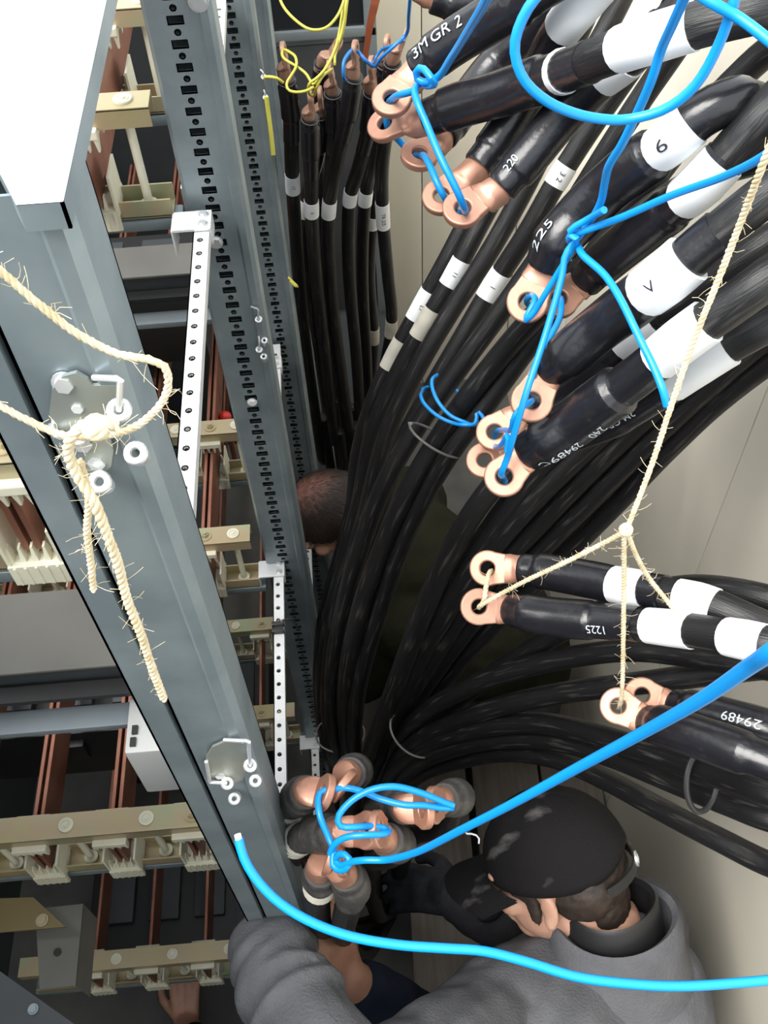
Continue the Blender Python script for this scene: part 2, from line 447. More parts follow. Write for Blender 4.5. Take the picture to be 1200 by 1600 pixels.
b_ = B(); b_.box((XL - .02, (YB + YE) / 2, 1.1), (.04, YE - YB, 2.2)); tag(b_.obj('wall_left', 'greydark', None, False), kind='structure')
b_ = B(); b_.box(((XL + XW) / 2, YB - .02, TOP / 2), (XW - XL, .04, TOP)); tag(b_.obj('wall_near', 'greydark', None, False), kind='structure')
b_ = B(); b_.box(((XL + XW) / 2, (YB + YE) / 2, -.03), (XW - XL + .2, YE - YB + .2, .06)); tag(b_.obj('floor', 'floor', None, False), kind='structure')

b_ = B(); b_.box(((XL - .21) / 2, 2.40, 1.05), (-.21 - XL, .03, 2.1)); tag(b_.obj('wall_cabinet_end', 'greydark', None, False), kind='structure')
# grey cabinet at the far end, behind the left cluster of cables
cb = empty('end_cabinet', (-.05, YE - .12, 0), 'grey steel cabinet with dark window at the far end of the gap', 'cabinet')
x1c = .125; x0c = -.30
yc = YE - .16
b_ = B(); b_.box(((x0c + x1c) / 2, yc + .08, .98), (x1c - x0c, .155, 1.96), None, .003); b_.obj('body', 'greypaint', cb)
zb = PY(500, 50, yc).z
for (xa, xb, za, zc) in ((x0c, x1c, zb - .012, zb + .012), (x1c - .03, x1c, zb - .9, 1.94), (x0c, x0c + .03, zb - .9, 1.94), (x0c, x1c, 1.91, 1.94)):
    b_ = B(); b_.box(((xa + xb) / 2, yc - .008, (za + zc) / 2), (xb - xa, .016, zc - za), None, .003); b_.obj('frame_bar', 'greypaint', cb)
b_ = B(); b_.box(((x0c + x1c) / 2, yc - .002, (zb + 1.92) / 2), (x1c - x0c - .06, .006, 1.9 - zb)); b_.obj('window', 'glass', cb, False)
b_ = B(); b_.box(((x0c + x1c) / 2, yc - .003, zb - .46), (x1c - x0c - .06, .008, .86), None, .002); b_.obj('door', 'greydark', cb)

# scaffold planks on the floor
for k, (xa, wd, lab) in enumerate(((.075, .17, 'weathered floor plank nearest the dark cable pit'), (.255, .18, 'weathered floor plank in the middle, under the capped man'), (.435, .16, 'weathered floor plank along the beige wall'))):
    b_ = B(); b_.box((xa + wd / 2 - .08 + .03, .60, .125), (wd - .008, 1.25, .04), Matrix.Rotation(math.radians(-2.5), 3, 'Z'), .003)
    tag(b_.obj('floor_plank', 'wood'), lab, 'plank', 'planks on the floor of the gap')
for yq in (.1, 1.1):
    b_ = B(); b_.box((.27, yq, .052), (.5, .08, .103)); tag(b_.obj('plank_bearer', 'wood', None, False), ('near' if yq < .5 else 'far') + ' timber bearer lying under the floor planks', 'timber')

# ================================================================== SWITCHGEAR FRAME
ZTOP = CAMH - .235
def holestrip(b_, xs, holes, z0, z1, y):
    """vertical plate in the xz plane with holes: list of (xc, zc, hw, hh)"""
    z = z0
    xa, xb = xs
    for (xc, zc, hw, hh, rnd) in holes:
        if zc - hh - .001 < z0 or zc + hh + .001 > z1: continue
        l, rr, bt, tp = xc - hw, xc + hw, zc - hh, zc + hh
        b_.add([(xa, y, z), (xb, y, z), (xb, y, bt), (xa, y, bt)], [(0, 1, 2, 3)])
        b_.add([(xa, y, bt), (l, y, bt), (l, y, tp), (xa, y, tp)], [(0, 1, 2, 3)])
        b_.add([(rr, y, bt), (xb, y, bt), (xb, y, tp), (rr, y, tp)], [(0, 1, 2, 3)])
        if rnd:
            q = .414
            o = [(-1, -1), (0, -1), (1, -1), (1, 0), (1, 1), (0, 1), (-1, 1), (-1, 0)]
            i_ = [(math.cos(a) * .85, math.sin(a) * .85) for a in [PI * (1.25 + .25 * k) for k in range(8)]]
            vs = [(xc + a * hw, y, zc + c * hh) for a, c in o] + [(xc + a * hw, y, zc + c * hh) for a, c in i_]
            b_.add(vs, [(k, (k + 1) % 8, 8 + (k + 1) % 8, 8 + k) for k in range(8)])
        # wall of the hole, 2.5 mm deep
            vv = [(xc + a * hw, y, zc + c * hh) for a, c in i_]
        else: vv = [(l, y, bt), (rr, y, bt), (rr, y, tp), (l, y, tp)]
        k = len(vv); b_.add(vv + [(p[0], p[1] + .0025, p[2]) for p in vv], [(i, (i + 1) % k, k + (i + 1) % k, k + i) for i in range(k)])
        z = tp
    b_.add([(xa, y, z), (xb, y, z), (xb, y, z1), (xa, y, z1)], [(0, 1, 2, 3)])
XP = -.150
def post(yp, label, perf=True, z0=.02, z1=ZTOP, w=.072):
    root = empty('steel_post', (XP, yp, z0), label, 'post', 'galvanized posts of the switchgear frame')
    b_ = B(); xl, xr = XP - w / 2, XP + w / 2
    f = yp - .02
    holes = []
    if perf:
        z = z0 + .03
        while z < z1 - .03:
            holes.append((XP - .004, z, .0075, .0036, False)); holes.append((XP - .004, z + .0125, .0026, .0026, True)); z += .025
    ml, mr = xl + (.004 if perf else .020), xr - .016
    holestrip(b_, (ml, mr), holes, z0, z1, f)
    def quad(pa, pb): b_.add([(pa[0], pa[1], z0), (pb[0], pb[1], z0), (pb[0], pb[1], z1), (pa[0], pa[1], z1)], [(0, 1, 2, 3)])
    prof_r = [(mr, f), (mr + .003, f - .004), (mr + .011, f - .004), (xr, f + .004), (xr, f + .045), (xr - .012, f + .045)]
    prof_l = [(xl + .012, f + .045), (xl, f + .045), (xl, f + .002), (ml, f)] if perf else [(xl + .012, f + .05), (xl - .004, f + .05), (xl - .004, f - .001), (ml - .003, f - .001), (ml - .002, f + .010), (ml, f + .010), (ml, f)]
    for pr in (prof_r, prof_l):
        for a, c in zip(pr, pr[1:]): quad(a, c)
    quad((xr - .003, f + .044), (xl + .003, f + .044))
    me = b_.obj('upright', 'steel', root, False)
    md = me.modifiers.new('sheet', 'SOLIDIFY'); md.thickness = .0018; md.offset = -1
    return root
def eyehook(root, a, knee, eye, ring=.0062, r=.0017, nrm=None):
    b_ = B(); pts = [PT(q) for q in (a, knee, eye)]
    b_.tube(Path([pts[0], pts[0].lerp(pts[1], .8), pts[1], pts[1].lerp(pts[2], .25), pts[2]]), r, 8, True, .003)
    b_.torus(pts[2], nrm or (0, -.5, .85), ring * .72, ring * .36, 16, 8)
    b_.obj('eye_hook', 'hook', root)
def eyering(root, c, ring=.0062, nrm=None):
    b_ = B(); c = PT(c); n_ = V(nrm or (0, -.5, .85)).normalized(); b_.torus(c, n_, ring * .72, ring * .36, 16, 8); b_.cyl(c - n_ * .012, c, .0052, 12, None, False); b_.obj('eye_bolt', 'hook', root)
def boltat(root, c, nrm, r=.006, m='hook', name='bolt', h=.004):
    b_ = B(); c = V(c); n_ = V(nrm).normalized(); b_.cyl(c, c + n_ * h * .35, r * 1.35, 16); b_.cyl(c + n_ * h * .35, c + n_ * h, r, 6); b_.obj(name, m, root, False)

Y1 = .385
p1 = post(Y1, 'nearest broad galvanized post with lock plates and twine tied round it', False)
p2 = post(1.05, 'second post from the camera, slotted, running down middle of the left half')
p3 = post(1.65, 'third slotted post, left of the yellow wires')
p4 = post(2.14, 'farthest slotted post, beside the left cluster of cables')
fy = Y1 - .0215
def onp(px, py, o=0): return PY(px, py, fy - o)
def lockplate(pts, nm='lock_plate'):
    b_ = B(); vs = [onp(*q, .0005) for q in pts]; n = len(vs)
    b_.add(vs + [v_ + V((0, -.0022, 0)) for v_ in vs], [list(range(n)), list(range(n, 2 * n))[::-1]] + [(i, n + i, n + (i + 1) % n, (i + 1) % n) for i in range(n)])
    b_.obj(nm, 'disc', p1, False)
lockplate([(78, 640), (82, 605), (98, 584), (120, 578), (138, 588), (146, 598), (188, 598), (190, 640), (172, 668), (140, 690), (100, 684), (84, 668)])
lockplate([(128, 690), (172, 676), (178, 700), (174, 724), (158, 738), (138, 732)])
lockplate([(322, 1180), (332, 1164), (352, 1155), (380, 1158), (388, 1180), (380, 1215), (352, 1224), (330, 1212)])
eyehook(p1, (146, 590, ('y', fy - .004)), (188, 592, ('y', fy - .012)), (186, 641, ('y', fy - .014)))
eyehook(p1, (80, 662, ('y', fy - .003)), (86, 682, ('y', fy - .006)), (122, 684, ('y', fy - .008)), .004)
eyehook(p1, (350, 1156, ('y', fy - .004)), (388, 1158, ('y', fy - .01)), (391, 1196, ('y', fy - .012)), .0056)
eyehook(p1, (322, 1190, ('y', fy - .003)), (328, 1222, ('y', fy - .006)), (355, 1224, ('y', fy - .008)), .0056)
eyering(p1, (212, 708, ('y', fy - .012))); eyering(p1, (156, 753, ('y', fy - .012))); eyering(p1, (399, 1220, ('y', fy - .01)), .0054); eyering(p1, (366, 1248, ('y', fy - .01)), .0054)
for q in ((101, 597), (152, 719), (131, 690), (345, 1208)): boltat(p1, onp(*q), (0, -1, .15), .0048)
for q in ((122, 632),): boltat(p1, onp(*q), (0, -1, 0), .003, 'zinc', 'rivet', .004)
# latches on the other posts
for (pp, yq, pts) in ((p2, 1.05 - .027, ((392, 479, 403, 483, 404, 499), (404, 525, 405, 533, 405, 546))), (p3, 1.65 - .027, ((466, 876, 474, 880, 476, 896), (478, 912, 480, 920, 481, 932))), (p3, 1.65 - .027, ((407, 109, 411, 113, 412, 120), (412, 140, 414, 146, 415, 152)))):
    for (a, c, d, e, g, h) in pts: eyehook(pp, (a, c, ('y', yq)), (d, e, ('y', yq - .004)), (g, h, ('y', yq - .004)), .0048, .0014)
for q in ((413, 532), (412, 557)): eyering(p2, (*q, ('y', 1.05 - .027)), .0046)
boltat(p2, PY(337, 378, 1.05 - .022), (0, -1, 0), .007); boltat(p2, PY(394, 628, 1.05 - .022), (0, -1, 0), .0055, 'zinc')
boltat(p2, PY(310, 2, 1.05 - .024), (0, -1, 0), .008)
# front cap and top sheet of the frame, folded round the near post
tp = empty('frame_top_plate', (-.2, .6, ZTOP), 'bright top plate of the frame with a folded chamfered corner above the near post', 'plate')
out = [(-.112, .352), (-.131, .352), (-.150, .395), (-.30, .405), (-.42, .405), (-.42, 1.02), (-.112, 1.02)]
b_ = B(); n = len(out)
b_.add([(x, y, ZTOP + .004) for x, y in out] + [(x, y, ZTOP + .002) for x, y in out], [list(range(n))[::-1], list(range(n, 2 * n))])
b_.obj('sheet', 'zinc', tp, False)
b_ = B()
for k in range(n):
    a, c = out[k], out[(k + 1) % n]; zl = .009
    b_.add([(*a, ZTOP + .0035), (*c, ZTOP + .0035), (*c, ZTOP - zl), (*a, ZTOP - zl)], [(0, 1, 2, 3)])
o = b_.obj('skirt', 'steel', tp, False); md = o.modifiers.new('sheet', 'SOLIDIFY'); md.thickness = .0015
rp = empty('added_shade_sheet', (-.7, .4, 2.2), 'unseen grey sheet added to shade the left part of the switchgear', 'shade sheet')  # out-of-view sheet, added to darken the cabinet interior
b_ = B(); b_.box((-.75, -.30, 2.30), (.46, 1.5, .003)); b_.box((-.53, -.30, 2.285), (.02, 1.5, .03)); b_.obj('sheet', 'greypaint', rp, False)
b_ = B(); b_.box((-.97, -.30, 2.245), (.02, 1.5, .11)); b_.obj('side_support', 'greypaint', rp, False)

# perforated rails running along the gap, with their corner brackets
def rail(h, ya, yb, label, x=-.166, w=.0175):
    root = empty('perforated_rail', (x, ya, CAMH - h), label, 'rail', 'white zinc rails between the posts')
    z = CAMH - h; b_ = B(); holes = []; y = ya + .012
    while y < yb - .01: holes.append((0, y, .0028, .0028, True)); y += .025
    t = B(); holestrip(t, (-w / 2, w / 2), holes, ya, yb, 0)
    b_.add([(x + p.x, p.z, z - p.y) for p in t.v], t.f)
    for s in (-1, 1):
        xs = x + s * w / 2; b_.add([(xs, ya, z), (xs, yb, z), (xs, yb, z - .014), (xs, ya, z - .014)], [(0, 1, 2, 3)])
    o = b_.obj('channel', 'zinc', root, False)
    md = o.modifiers.new('sheet', 'SOLIDIFY'); md.thickness = .0014
    return root
def bracket(root, h, y, x=-.166):
    z = CAMH - h; b_ = B(); b_.box((x - .010, y, z + .003), (.045, .036, .003)); b_.box((x - .0335, y, z - .014), (.002, .036, .034)); b_.box((x + .0115, y, z - .008), (.002, .036, .02)); b_.obj('corner_bracket', 'zinc', root, False)
    for dy in (-.009, .009): boltat(root, (x + .003, y + dy, z + .0045), (0, 0, 1), .0042)
r1 = rail(.695, .40, 1.02, 'bright white perforated rail in front of the second post, upper left'); bracket(r1, .695, .995)
r2 = rail(1.455, .40, 1.62, 'long white perforated rail left of the black cables, in mid depth'); bracket(r2, 1.455, 1.02); bracket(r2, 1.455, 1.56)
r3 = rail(.72, 1.10, 1.62, 'short white perforated rail at the top between second and third post'); bracket(r3, .72, 1.12)
r4 = rail(2.19, .45, 1.62, 'lowest perforated rail, dim, half hidden behind the copper lugs'); bracket(r4, 2.19, 1.02)
for q in (970, 980, 534):
    y = PX(433, q, -.166).y; b_ = B(); b_.box((-.166, y, CAMH - 1.455), (.021, .008, .019), None, .001); b_.obj('tape_wrap', 'tie', r2)
b_ = B(); b_.tube(Path([PX(440, 970, -.155), PX(455, 968, -.150) , PX(468, 984, -.148)]), .0022, 6); b_.obj('tape_tail', 'tieg', r2)

# ------------------------------------------------------------------ busbars and their supports
COMBX = (-.285, -.397, -.510, -.622)
LEV = {'top': .56, 'mid': 1.34, 'low': 2.07}
def bus_support(h, y, label, comb=COMBX, xr=-.200, xl=-.76, endbolt=True):
    z = CAMH - h; root = empty('busbar_support', ((xr + xl) / 2, y, z - .135), label, 'busbar support', 'yellow zinc busbar supports')
    W, T = .036, .0025
    def chan(zt, up):
        b_ = B(); cx = (xr + xl) / 2; lx = xr - xl
        b_.box((cx, y, zt), (lx, W, T)); zz = zt + (.011 if up else -.011)
        for s in (-1, 1): b_.box((cx, y + s * (W / 2 - T / 2), zz), (lx, T, .022))
        return b_
    chan(z, False).obj('upper_channel', 'yellow', root, False)
    chan(z - .137, True).obj('lower_channel', 'yellow', root, False)
    b_ = B(); b_.box(((xr + xl) / 2, y - .004, z - .149), (xr - xl + .02, .03, .016), None, .004); b_.obj('cross_bar', 'steel', root)
    for x in comb:
        for s, zb in ((1, z - .0235), (-1, z - .1235)):
            b_ = B(); b_.box((x, y, zb), (.048, .054, .011), None, .0015)
            for k in (-2, -1, 0, 1, 2):
                for f in (-1, 1):
                    xx = x + k * .0105; b_.add([(xx - .0026, y + f * .020 - .006, zb - s * .005), (xx + .0026, y + f * .020 - .006, zb - s * .005), (xx + .0026, y + f * .020 + .006, zb - s * .005), (xx - .0026, y + f * .020 + .006, zb - s * .005),
                             (xx - .001, y + f * .020 - .003, zb - s * .022), (xx + .001, y + f * .020 - .003, zb - s * .022), (xx + .001, y + f * .020 + .003, zb - s * .022), (xx - .001, y + f * .020 + .003, zb - s * .022)],
                            [(4, 5, 6, 7), (0, 1, 5, 4), (1, 2, 6, 5), (2, 3, 7, 6), (3, 0, 4, 7)])
            if s < 0:
                for k in (-1, 1): b_.box((x + k * .0225, y - .004, zb + .026), (.003, .050, .046))
                b_.box((x, y - W / 2 - .0105, zb - .008), (.048, .005, .026))
                for k in (-2, -1, 0, 1, 2): b_.box((x + k * .0092, y - W / 2 - .0132, zb - .008), (.0022, .002, .024))
            b_.obj('comb_insulator', 'poly', root, False)
    for x in comb:
        b_ = B(); b_.cyl((x + .056, y, z - .134), (x + .056, y, z + .0005), .0052, 10); b_.cyl((x + .056, y, z - .1355), (x + .056, y, z - .128), .0105, 14); b_.obj('spacer_rod', 'poly', root)
        b_ = B(); c = V((x + .056, y, z + .0014)); b_.cyl(c, c + V((0, 0, .0025)), .0105, 18); b_.torus(c + V((0, 0, .0025)), (0, 0, 1), .0065, .0012, 14, 6); b_.cyl(c + V((0, 0, .002)), c + V((0, 0, .0045)), .0035, 6); b_.obj('nylon_washer', 'poly', root)
    if endbolt:
        c = V((comb[0] + .008, y, z + .0014)); b_ = B(); b_.cyl(c, c + V((0, 0, .0016)), .0115, 18); b_.cyl(c + V((0, 0, .0016)), c + V((0, 0, .007)), .0062, 6); b_.cyl(c + V((0, 0, .007)), c + V((0, 0, .010)), .0035, 8); b_.obj('hex_bolt', 'yellow', root, False)
    return root
for lv, y, lab in (('top', .53, 'sunlit busbar support at the left edge behind the near post'), ('top', 1.035, 'sunlit block-like busbar support under the top plate, left of the second post'), ('top', 1.27, 'topmost busbar support in the photo, upper left corner beside the plate'),
                   ('mid', .53, 'large yellow busbar support with three white combs, lower left'), ('mid', 1.02, 'pinkish busbar support in the middle left, ending beside the white rail'), ('mid', 1.275, 'busbar support behind the bright rail, under two red caps'),
                   ('low', .535, 'deep dim busbar support at the bottom left beside the grey sleeve'), ('low', 1.05, 'deep busbar support crossing behind the long white rail'), ('low', 1.29, 'deepest dark busbar support, behind the long white rail above its neighbour')):
    bus_support(LEV[lv], y, lab)
LVN = {'top': 'upper', 'mid': 'middle', 'low': 'lowest'}
PHN = ('nearest the posts', 'second from the posts', 'third from the posts', 'farthest from the posts')
for lv, h in LEV.items():
    z = CAMH - h - .0735
    for k, x in enumerate(COMBX):
        for s in ((-1, 1) if lv != 'low' else (0,)):
            xx = x + s * .00525; b_ = B(); b_.box((xx, 1.375, z), (.0058, 1.73, .070), None, .0008)
            o = b_.obj('copper_busbar', 'copper', None, False)
            side = {-1: 'left bar', 1: 'right bar', 0: 'single bar'}[s]
            tag(o, 'flat copper busbar, %s of the %s level run %s' % (side, LVN[lv], PHN[k]), 'busbar', 'copper busbars on edge in the switchgear')

# ------------------------------------------------------------------ ducts, devices and brackets inside the switchgear
def duct(y, wd, h, label, xr=-.205, xl=-.93, th=.075):
    root = empty('cable_duct', ((xr + xl) / 2, y, CAMH - h - th), label, 'duct'); z = CAMH - h
    b_ = B(); b_.box(((xr + xl) / 2, y, z - .002), (xr - xl, wd, .004), None, .001); b_.obj('cover', 'duct', root)
    b_ = B(); b_.box(((xr + xl) / 2, y, z - .004 - th / 2), (xr - xl - .004, wd - .006, th), None, .002); b_.obj('trough', 'greydark', root)
    b_ = B(); b_.box(((xr + xl) / 2, y - wd / 2 - .012, z - .028), (xr - xl, .02, .006)); b_.box(((xr + xl) / 2, y - wd / 2 - .004, z - .036), (xr - xl, .004, .02)); b_.obj('edge_strip', 'black', root, False)
    b_ = B(); b_.box(((xr + xl) / 2, y - wd / 2 - .03, z - .060), (xr - xl, .028, .010), None, .002); b_.obj('support_bar', 'greypaint', root)
    return root
duct(.595, .105, .93, 'wide grey cable duct crossing behind the near post, left edge')
duct(1.245, .075, .93, 'grey cable duct crossing behind the bright rail, upper left')
def breaker(c, size, label, red=False):
    root = empty('circuit_breaker', (c[0], c[1], c[2] - size[2] / 2), label, 'breaker', 'black breakers in the switchgear')
    b_ = B(); b_.box(c, size, None, .006); b_.obj('housing', 'black', root)
    for k in range(3):
        b_ = B(); b_.box((c[0] + (k - 1) * size[0] * .3, c[1], c[2] + size[2] / 2 + .008), (size[0] * .2, size[1] * .6, .018), None, .003); b_.obj('pole_block', 'greydark', root)
    b_ = B(); b_.box((c[0], c[1] - size[1] / 2 - .006, c[2] + size[2] * .2), (.03, .014, .05), None, .003); b_.obj('handle', 'black', root)
breaker((-.52, .86, 1.02), (.34, .22, .16), 'black breaker deep behind the large copper bars, left')
breaker((-.46, 1.55, 1.35), (.36, .2, .16), 'black breaker behind the bright rail, far back')
breaker((-.55, .78, .10), (.36, .28, .2), 'black breaker at the cabinet bottom, between the supports')
breaker((-.50, 1.28, .10), (.40, .3, .2), 'black breaker at the cabinet bottom, farthest back')
# two red caps on rods
for px, lab in ((333, 'left one of two red plastic caps behind the bright rail'), (352, 'right one of two red plastic caps behind the bright rail')):
    c = PH(px, 651, 1.42); root = empty('terminal_cap', c, lab, 'cap', 'red caps')
    b_ = B(); b_.ell(c, (.0125, .0125, .011)); b_.cyl(c - V((0, 0, .03)), c, .008, 10); b_.obj('cap', 'red', root)
    b_ = B(); b_.cyl(c - V((0, 0, .18)), c - V((0, 0, .02)), .006, 8); b_.obj('stud', 'copper', root)
# grey module
a = PH(202, 1088, .98); c = PH(286, 1170, .98)
md_ = empty('relay_module', ((a.x + c.x) / 2, (a.y + c.y) / 2, CAMH - 1.09), 'light grey plastic module box under the wide duct', 'module')
b_ = B(); b_.box(((a.x + c.x) / 2 + .02, (a.y + c.y) / 2, CAMH - 1.035), (c.x - a.x + .04, a.y - c.y, .11), None, .004); b_.obj('housing', 'module', md_)
for q in ((211, 1141), (208, 1160)):
    p = PH(*q, .979); b_ = B(); b_.box((p.x, p.y, p.z + .001), (.006, .010, .003)); b_.obj('slot', 'black', md_, False)
# grey bracket plates lower left
br = empty('mounting_bracket', PH(95, 1480, 1.6), 'grey folded mounting bracket with one hole, lower left corner', 'bracket')
q0 = [PH(x, y, 1.55) for x, y in ((55, 1420), (130, 1412), (118, 1540), (62, 1546))]
b_ = B(); n = 4; b_.add(q0 + [v_ - V((0, 0, .004)) for v_ in q0], [(0, 1, 2, 3), (7, 6, 5, 4)] + [(i, 4 + i, 4 + (i + 1) % 4, (i + 1) % 4) for i in range(4)]); b_.add([q0[1], q0[2], q0[2] - V((0, 0, .08)), q0[1] - V((0, 0, .08))], [(0, 1, 2, 3)]); b_.obj('plate', 'duct', br, False)
b_ = B(); c = PH(90, 1488, 1.549); b_.cyl(c, c + V((0, 0, .001)), .006, 12); b_.obj('hole', 'black', br, False)
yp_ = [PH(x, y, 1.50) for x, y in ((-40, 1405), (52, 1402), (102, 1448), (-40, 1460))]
b_ = B(); b_.add(yp_ + [v_ - V((0, 0, .004)) for v_ in yp_], [(0, 1, 2, 3), (7, 6, 5, 4)] + [(i, 4 + i, 4 + (i + 1) % 4, (i + 1) % 4) for i in range(4)]); b_.obj('gusset', 'yellowshade', br, False)
boltat(br, PH(66, 1438, 1.499), (0, 0, 1), .007, 'yellow')
sa = empty('steel_angle', PH(40, 1560, 1.35), 'dark galvanized angle bar crossing the lower left corner', 'angle bar')
aa = [PH(x, y, 1.2) for x, y in ((-60, 1475), (130, 1610), (80, 1680), (-60, 1560))]
b_ = B(); b_.add(aa + [v_ - V((0, 0, .004)) for v_ in aa], [(0, 1, 2, 3), (7, 6, 5, 4)] + [(i, 4 + i, 4 + (i + 1) % 4, (i + 1) % 4) for i in range(4)]); b_.add([aa[0], aa[1], aa[1] - V((0, 0, .05)), aa[0] - V((0, 0, .05))], [(0, 1, 2, 3)]); b_.obj('leg', 'greydark', sa, False)
boltat(sa, PH(52, 1577, 1.199), (0, 0, 1), .0045, 'steel')

# ================================================================== CABLES
FL = lambda px, py: PH(px, py, 2.58)
TN, MN = (-.05, -.27, .95), (.05, -.28, .95)
GT, GM, GS, GL, GF = 'cables with lugs hung up at top right', 'cables with lugs hung up on the blue wire at right', 'cables with lugs hung on the twine', 'cables standing upright in the left cluster', 'cables with lugs standing up at the bottom centre'
# return runs towards the floor (right edge -> base)
RB = {
 1: [(900, -60, 1.40), (880, 10, 1.42), (850, 90, 1.45), (815, 170, 1.48), (775, 260, 1.52), (735, 335, 1.55), (700, 402, 1.58), (659, 477, 1.62), (617, 554, 1.66), (582, 630, 1.70), (560, 710, 1.76), (552, 790, 1.82), (532, 870, 1.88), (508, 960, 1.95), (500, 1080, 2.04), (515, 1180, 2.2), FL(540, 1290)],
 2: [(945, -55, 1.36), (910, 40, 1.38), (870, 120, 1.41), (830, 200, 1.44), (785, 285, 1.48), (745, 360, 1.51), (711, 426, 1.54), (665, 505, 1.58), (616, 595, 1.63), (582, 680, 1.68), (564, 770, 1.74), (540, 870, 1.81), (514, 980, 1.89), (505, 1110, 2.05), (525, 1200, 2.25), FL(546, 1290)],
 3: [(1000, -60, 1.30), (950, 40, 1.33), (905, 120, 1.36), (860, 215, 1.40), (812, 310, 1.44), (762, 398, 1.48), (711, 477, 1.52), (668, 548, 1.55), (626, 628, 1.59), (596, 705, 1.63), (575, 790, 1.68), (548, 880, 1.75), (522, 980, 1.84), (512, 1110, 2.0), (530, 1200, 2.2), FL(550, 1290)],
 4: [(1080, -50, 1.18), (1035, 40, 1.21), (985, 110, 1.25), (930, 190, 1.29), (872, 280, 1.33), (825, 362, 1.37), (771, 445, 1.42), (718, 535, 1.46), (668, 620, 1.5), (625, 700, 1.54), (598, 780, 1.59), (566, 870, 1.66), (534, 970, 1.74), (526, 1080, 1.88), (536, 1180, 2.1), FL(554, 1290)],
 5: [(1120, -25, 1.10), (1060, 70, 1.14), (1005, 150, 1.18), (950, 235, 1.22), (890, 330, 1.27), (830, 420, 1.32), (774, 498, 1.36), (708, 588, 1.41), (650, 670, 1.45), (604, 750, 1.49), (572, 830, 1.54), (542, 930, 1.61), (522, 1030, 1.71), (520, 1120, 1.88), (535, 1200, 2.1), FL(556, 1290)],
 6: [(1200, 240, .93), (1120, 268, 1.0), (1030, 318, 1.08), (935, 395, 1.16), (860, 468, 1.23), (798, 536, 1.29), (735, 615, 1.35), (684, 688, 1.40), (640, 762, 1.44), (604, 840, 1.49), (570, 930, 1.55), (546, 1030, 1.65), (540, 1120, 1.82), (548, 1200, 2.05), FL(560, 1290)],
 7: [(1215, 70, 1.02), (1150, 125, 1.06), (1085, 195, 1.1), (1020, 280, 1.15), (950, 370, 1.21), (885, 458, 1.27), (825, 540, 1.31), (760, 630, 1.36), (705, 705, 1.40), (660, 780, 1.45), (620, 870, 1.51), (590, 960, 1.58), (562, 1060, 1.69), (553, 1150, 1.87), (558, 1220, 2.1), FL(564, 1295)],
}
RF = {
 1: [(1215, 370, .98), (1120, 440, 1.04), (1010, 530, 1.10), (900, 632, 1.17), (812, 712, 1.22), (747, 790, 1.27), (700, 870, 1.34), (660, 960, 1.43), (622, 1060, 1.57), (588, 1150, 1.76), (568, 1220, 2.05), FL(566, 1300)],
 2: [(1215, 410, 1.0), (1110, 490, 1.06), (1010, 572, 1.12), (925, 650, 1.18), (845, 728, 1.24), (782, 806, 1.3), (728, 885, 1.37), (680, 970, 1.46), (636, 1065, 1.6), (598, 1150, 1.8), (574, 1220, 2.05), FL(570, 1300)],
 3: [(1215, 447, 1.02), (1100, 535, 1.09), (1000, 622, 1.15), (910, 706, 1.21), (830, 785, 1.27), (764, 862, 1.34), (705, 945, 1.43), (655, 1030, 1.54), (612, 1115, 1.7), (584, 1190, 1.92), FL(572, 1300)],
 4: [(1215, 484, 1.04), (1100, 570, 1.11), (1010, 648, 1.17), (925, 730, 1.23), (850, 808, 1.3), (782, 880, 1.37), (720, 958, 1.46), (668, 1040, 1.57), (622, 1120, 1.73), (590, 1190, 1.92), FL(576, 1300)],
 5: [(1215, 520, 1.06), (1110, 600, 1.13), (1022, 680, 1.19), (944, 758, 1.25), (874, 828, 1.32), (802, 900, 1.4), (736, 974, 1.49), (680, 1050, 1.6), (630, 1125, 1.75), (595, 1195, 1.95), FL(578, 1300)],
 6: [(1215, 556, 1.08), (1120, 628, 1.15), (1040, 704, 1.21), (966, 782, 1.28), (894, 855, 1.36), (824, 922, 1.44), (752, 996, 1.53), (692, 1066, 1.64), (638, 1136, 1.78), (600, 1200, 1.95), FL(582, 1300)],
}
RR = {
 1: [(1215, 1046, 1.12), (1147, 1036, 1.16), (1060, 1022, 1.22), (985, 1016, 1.27), (885, 1028, 1.35), (780, 1054, 1.44), (700, 1090, 1.54), (645, 1130, 1.68), (608, 1180, 1.9), FL(586, 1300)],
 2: [(1215, 1040, 1.17), (1130, 1050, 1.21), (1025, 1064, 1.27), (885, 1082, 1.37), (780, 1104, 1.46), (705, 1132, 1.57), (650, 1160, 1.7), (615, 1200, 1.9), FL(590, 1300)],
 3: [(1215, 1244, 1.05), (1130, 1214, 1.12), (1055, 1188, 1.19), (985, 1165, 1.26), (920, 1145, 1.33), (845, 1130, 1.41), (760, 1136, 1.5), (690, 1156, 1.61), (638, 1185, 1.76), (608, 1220, 1.95), FL(592, 1305)],
 4: [(1215, 1282, 1.10), (1130, 1252, 1.16), (1040, 1216, 1.24), (950, 1180, 1.33), (870, 1158, 1.41), (780, 1155, 1.5), (700, 1172, 1.61), (645, 1200, 1.77), FL(596, 1308)],
 5: [(1215, 1355, 1.14), (1120, 1310, 1.20), (1035, 1266, 1.27), (950, 1220, 1.36), (870, 1186, 1.44), (790, 1176, 1.52), (710, 1190, 1.64), (650, 1215, 1.82), FL(600, 1310)],
}
def arc(*p): return list(p)
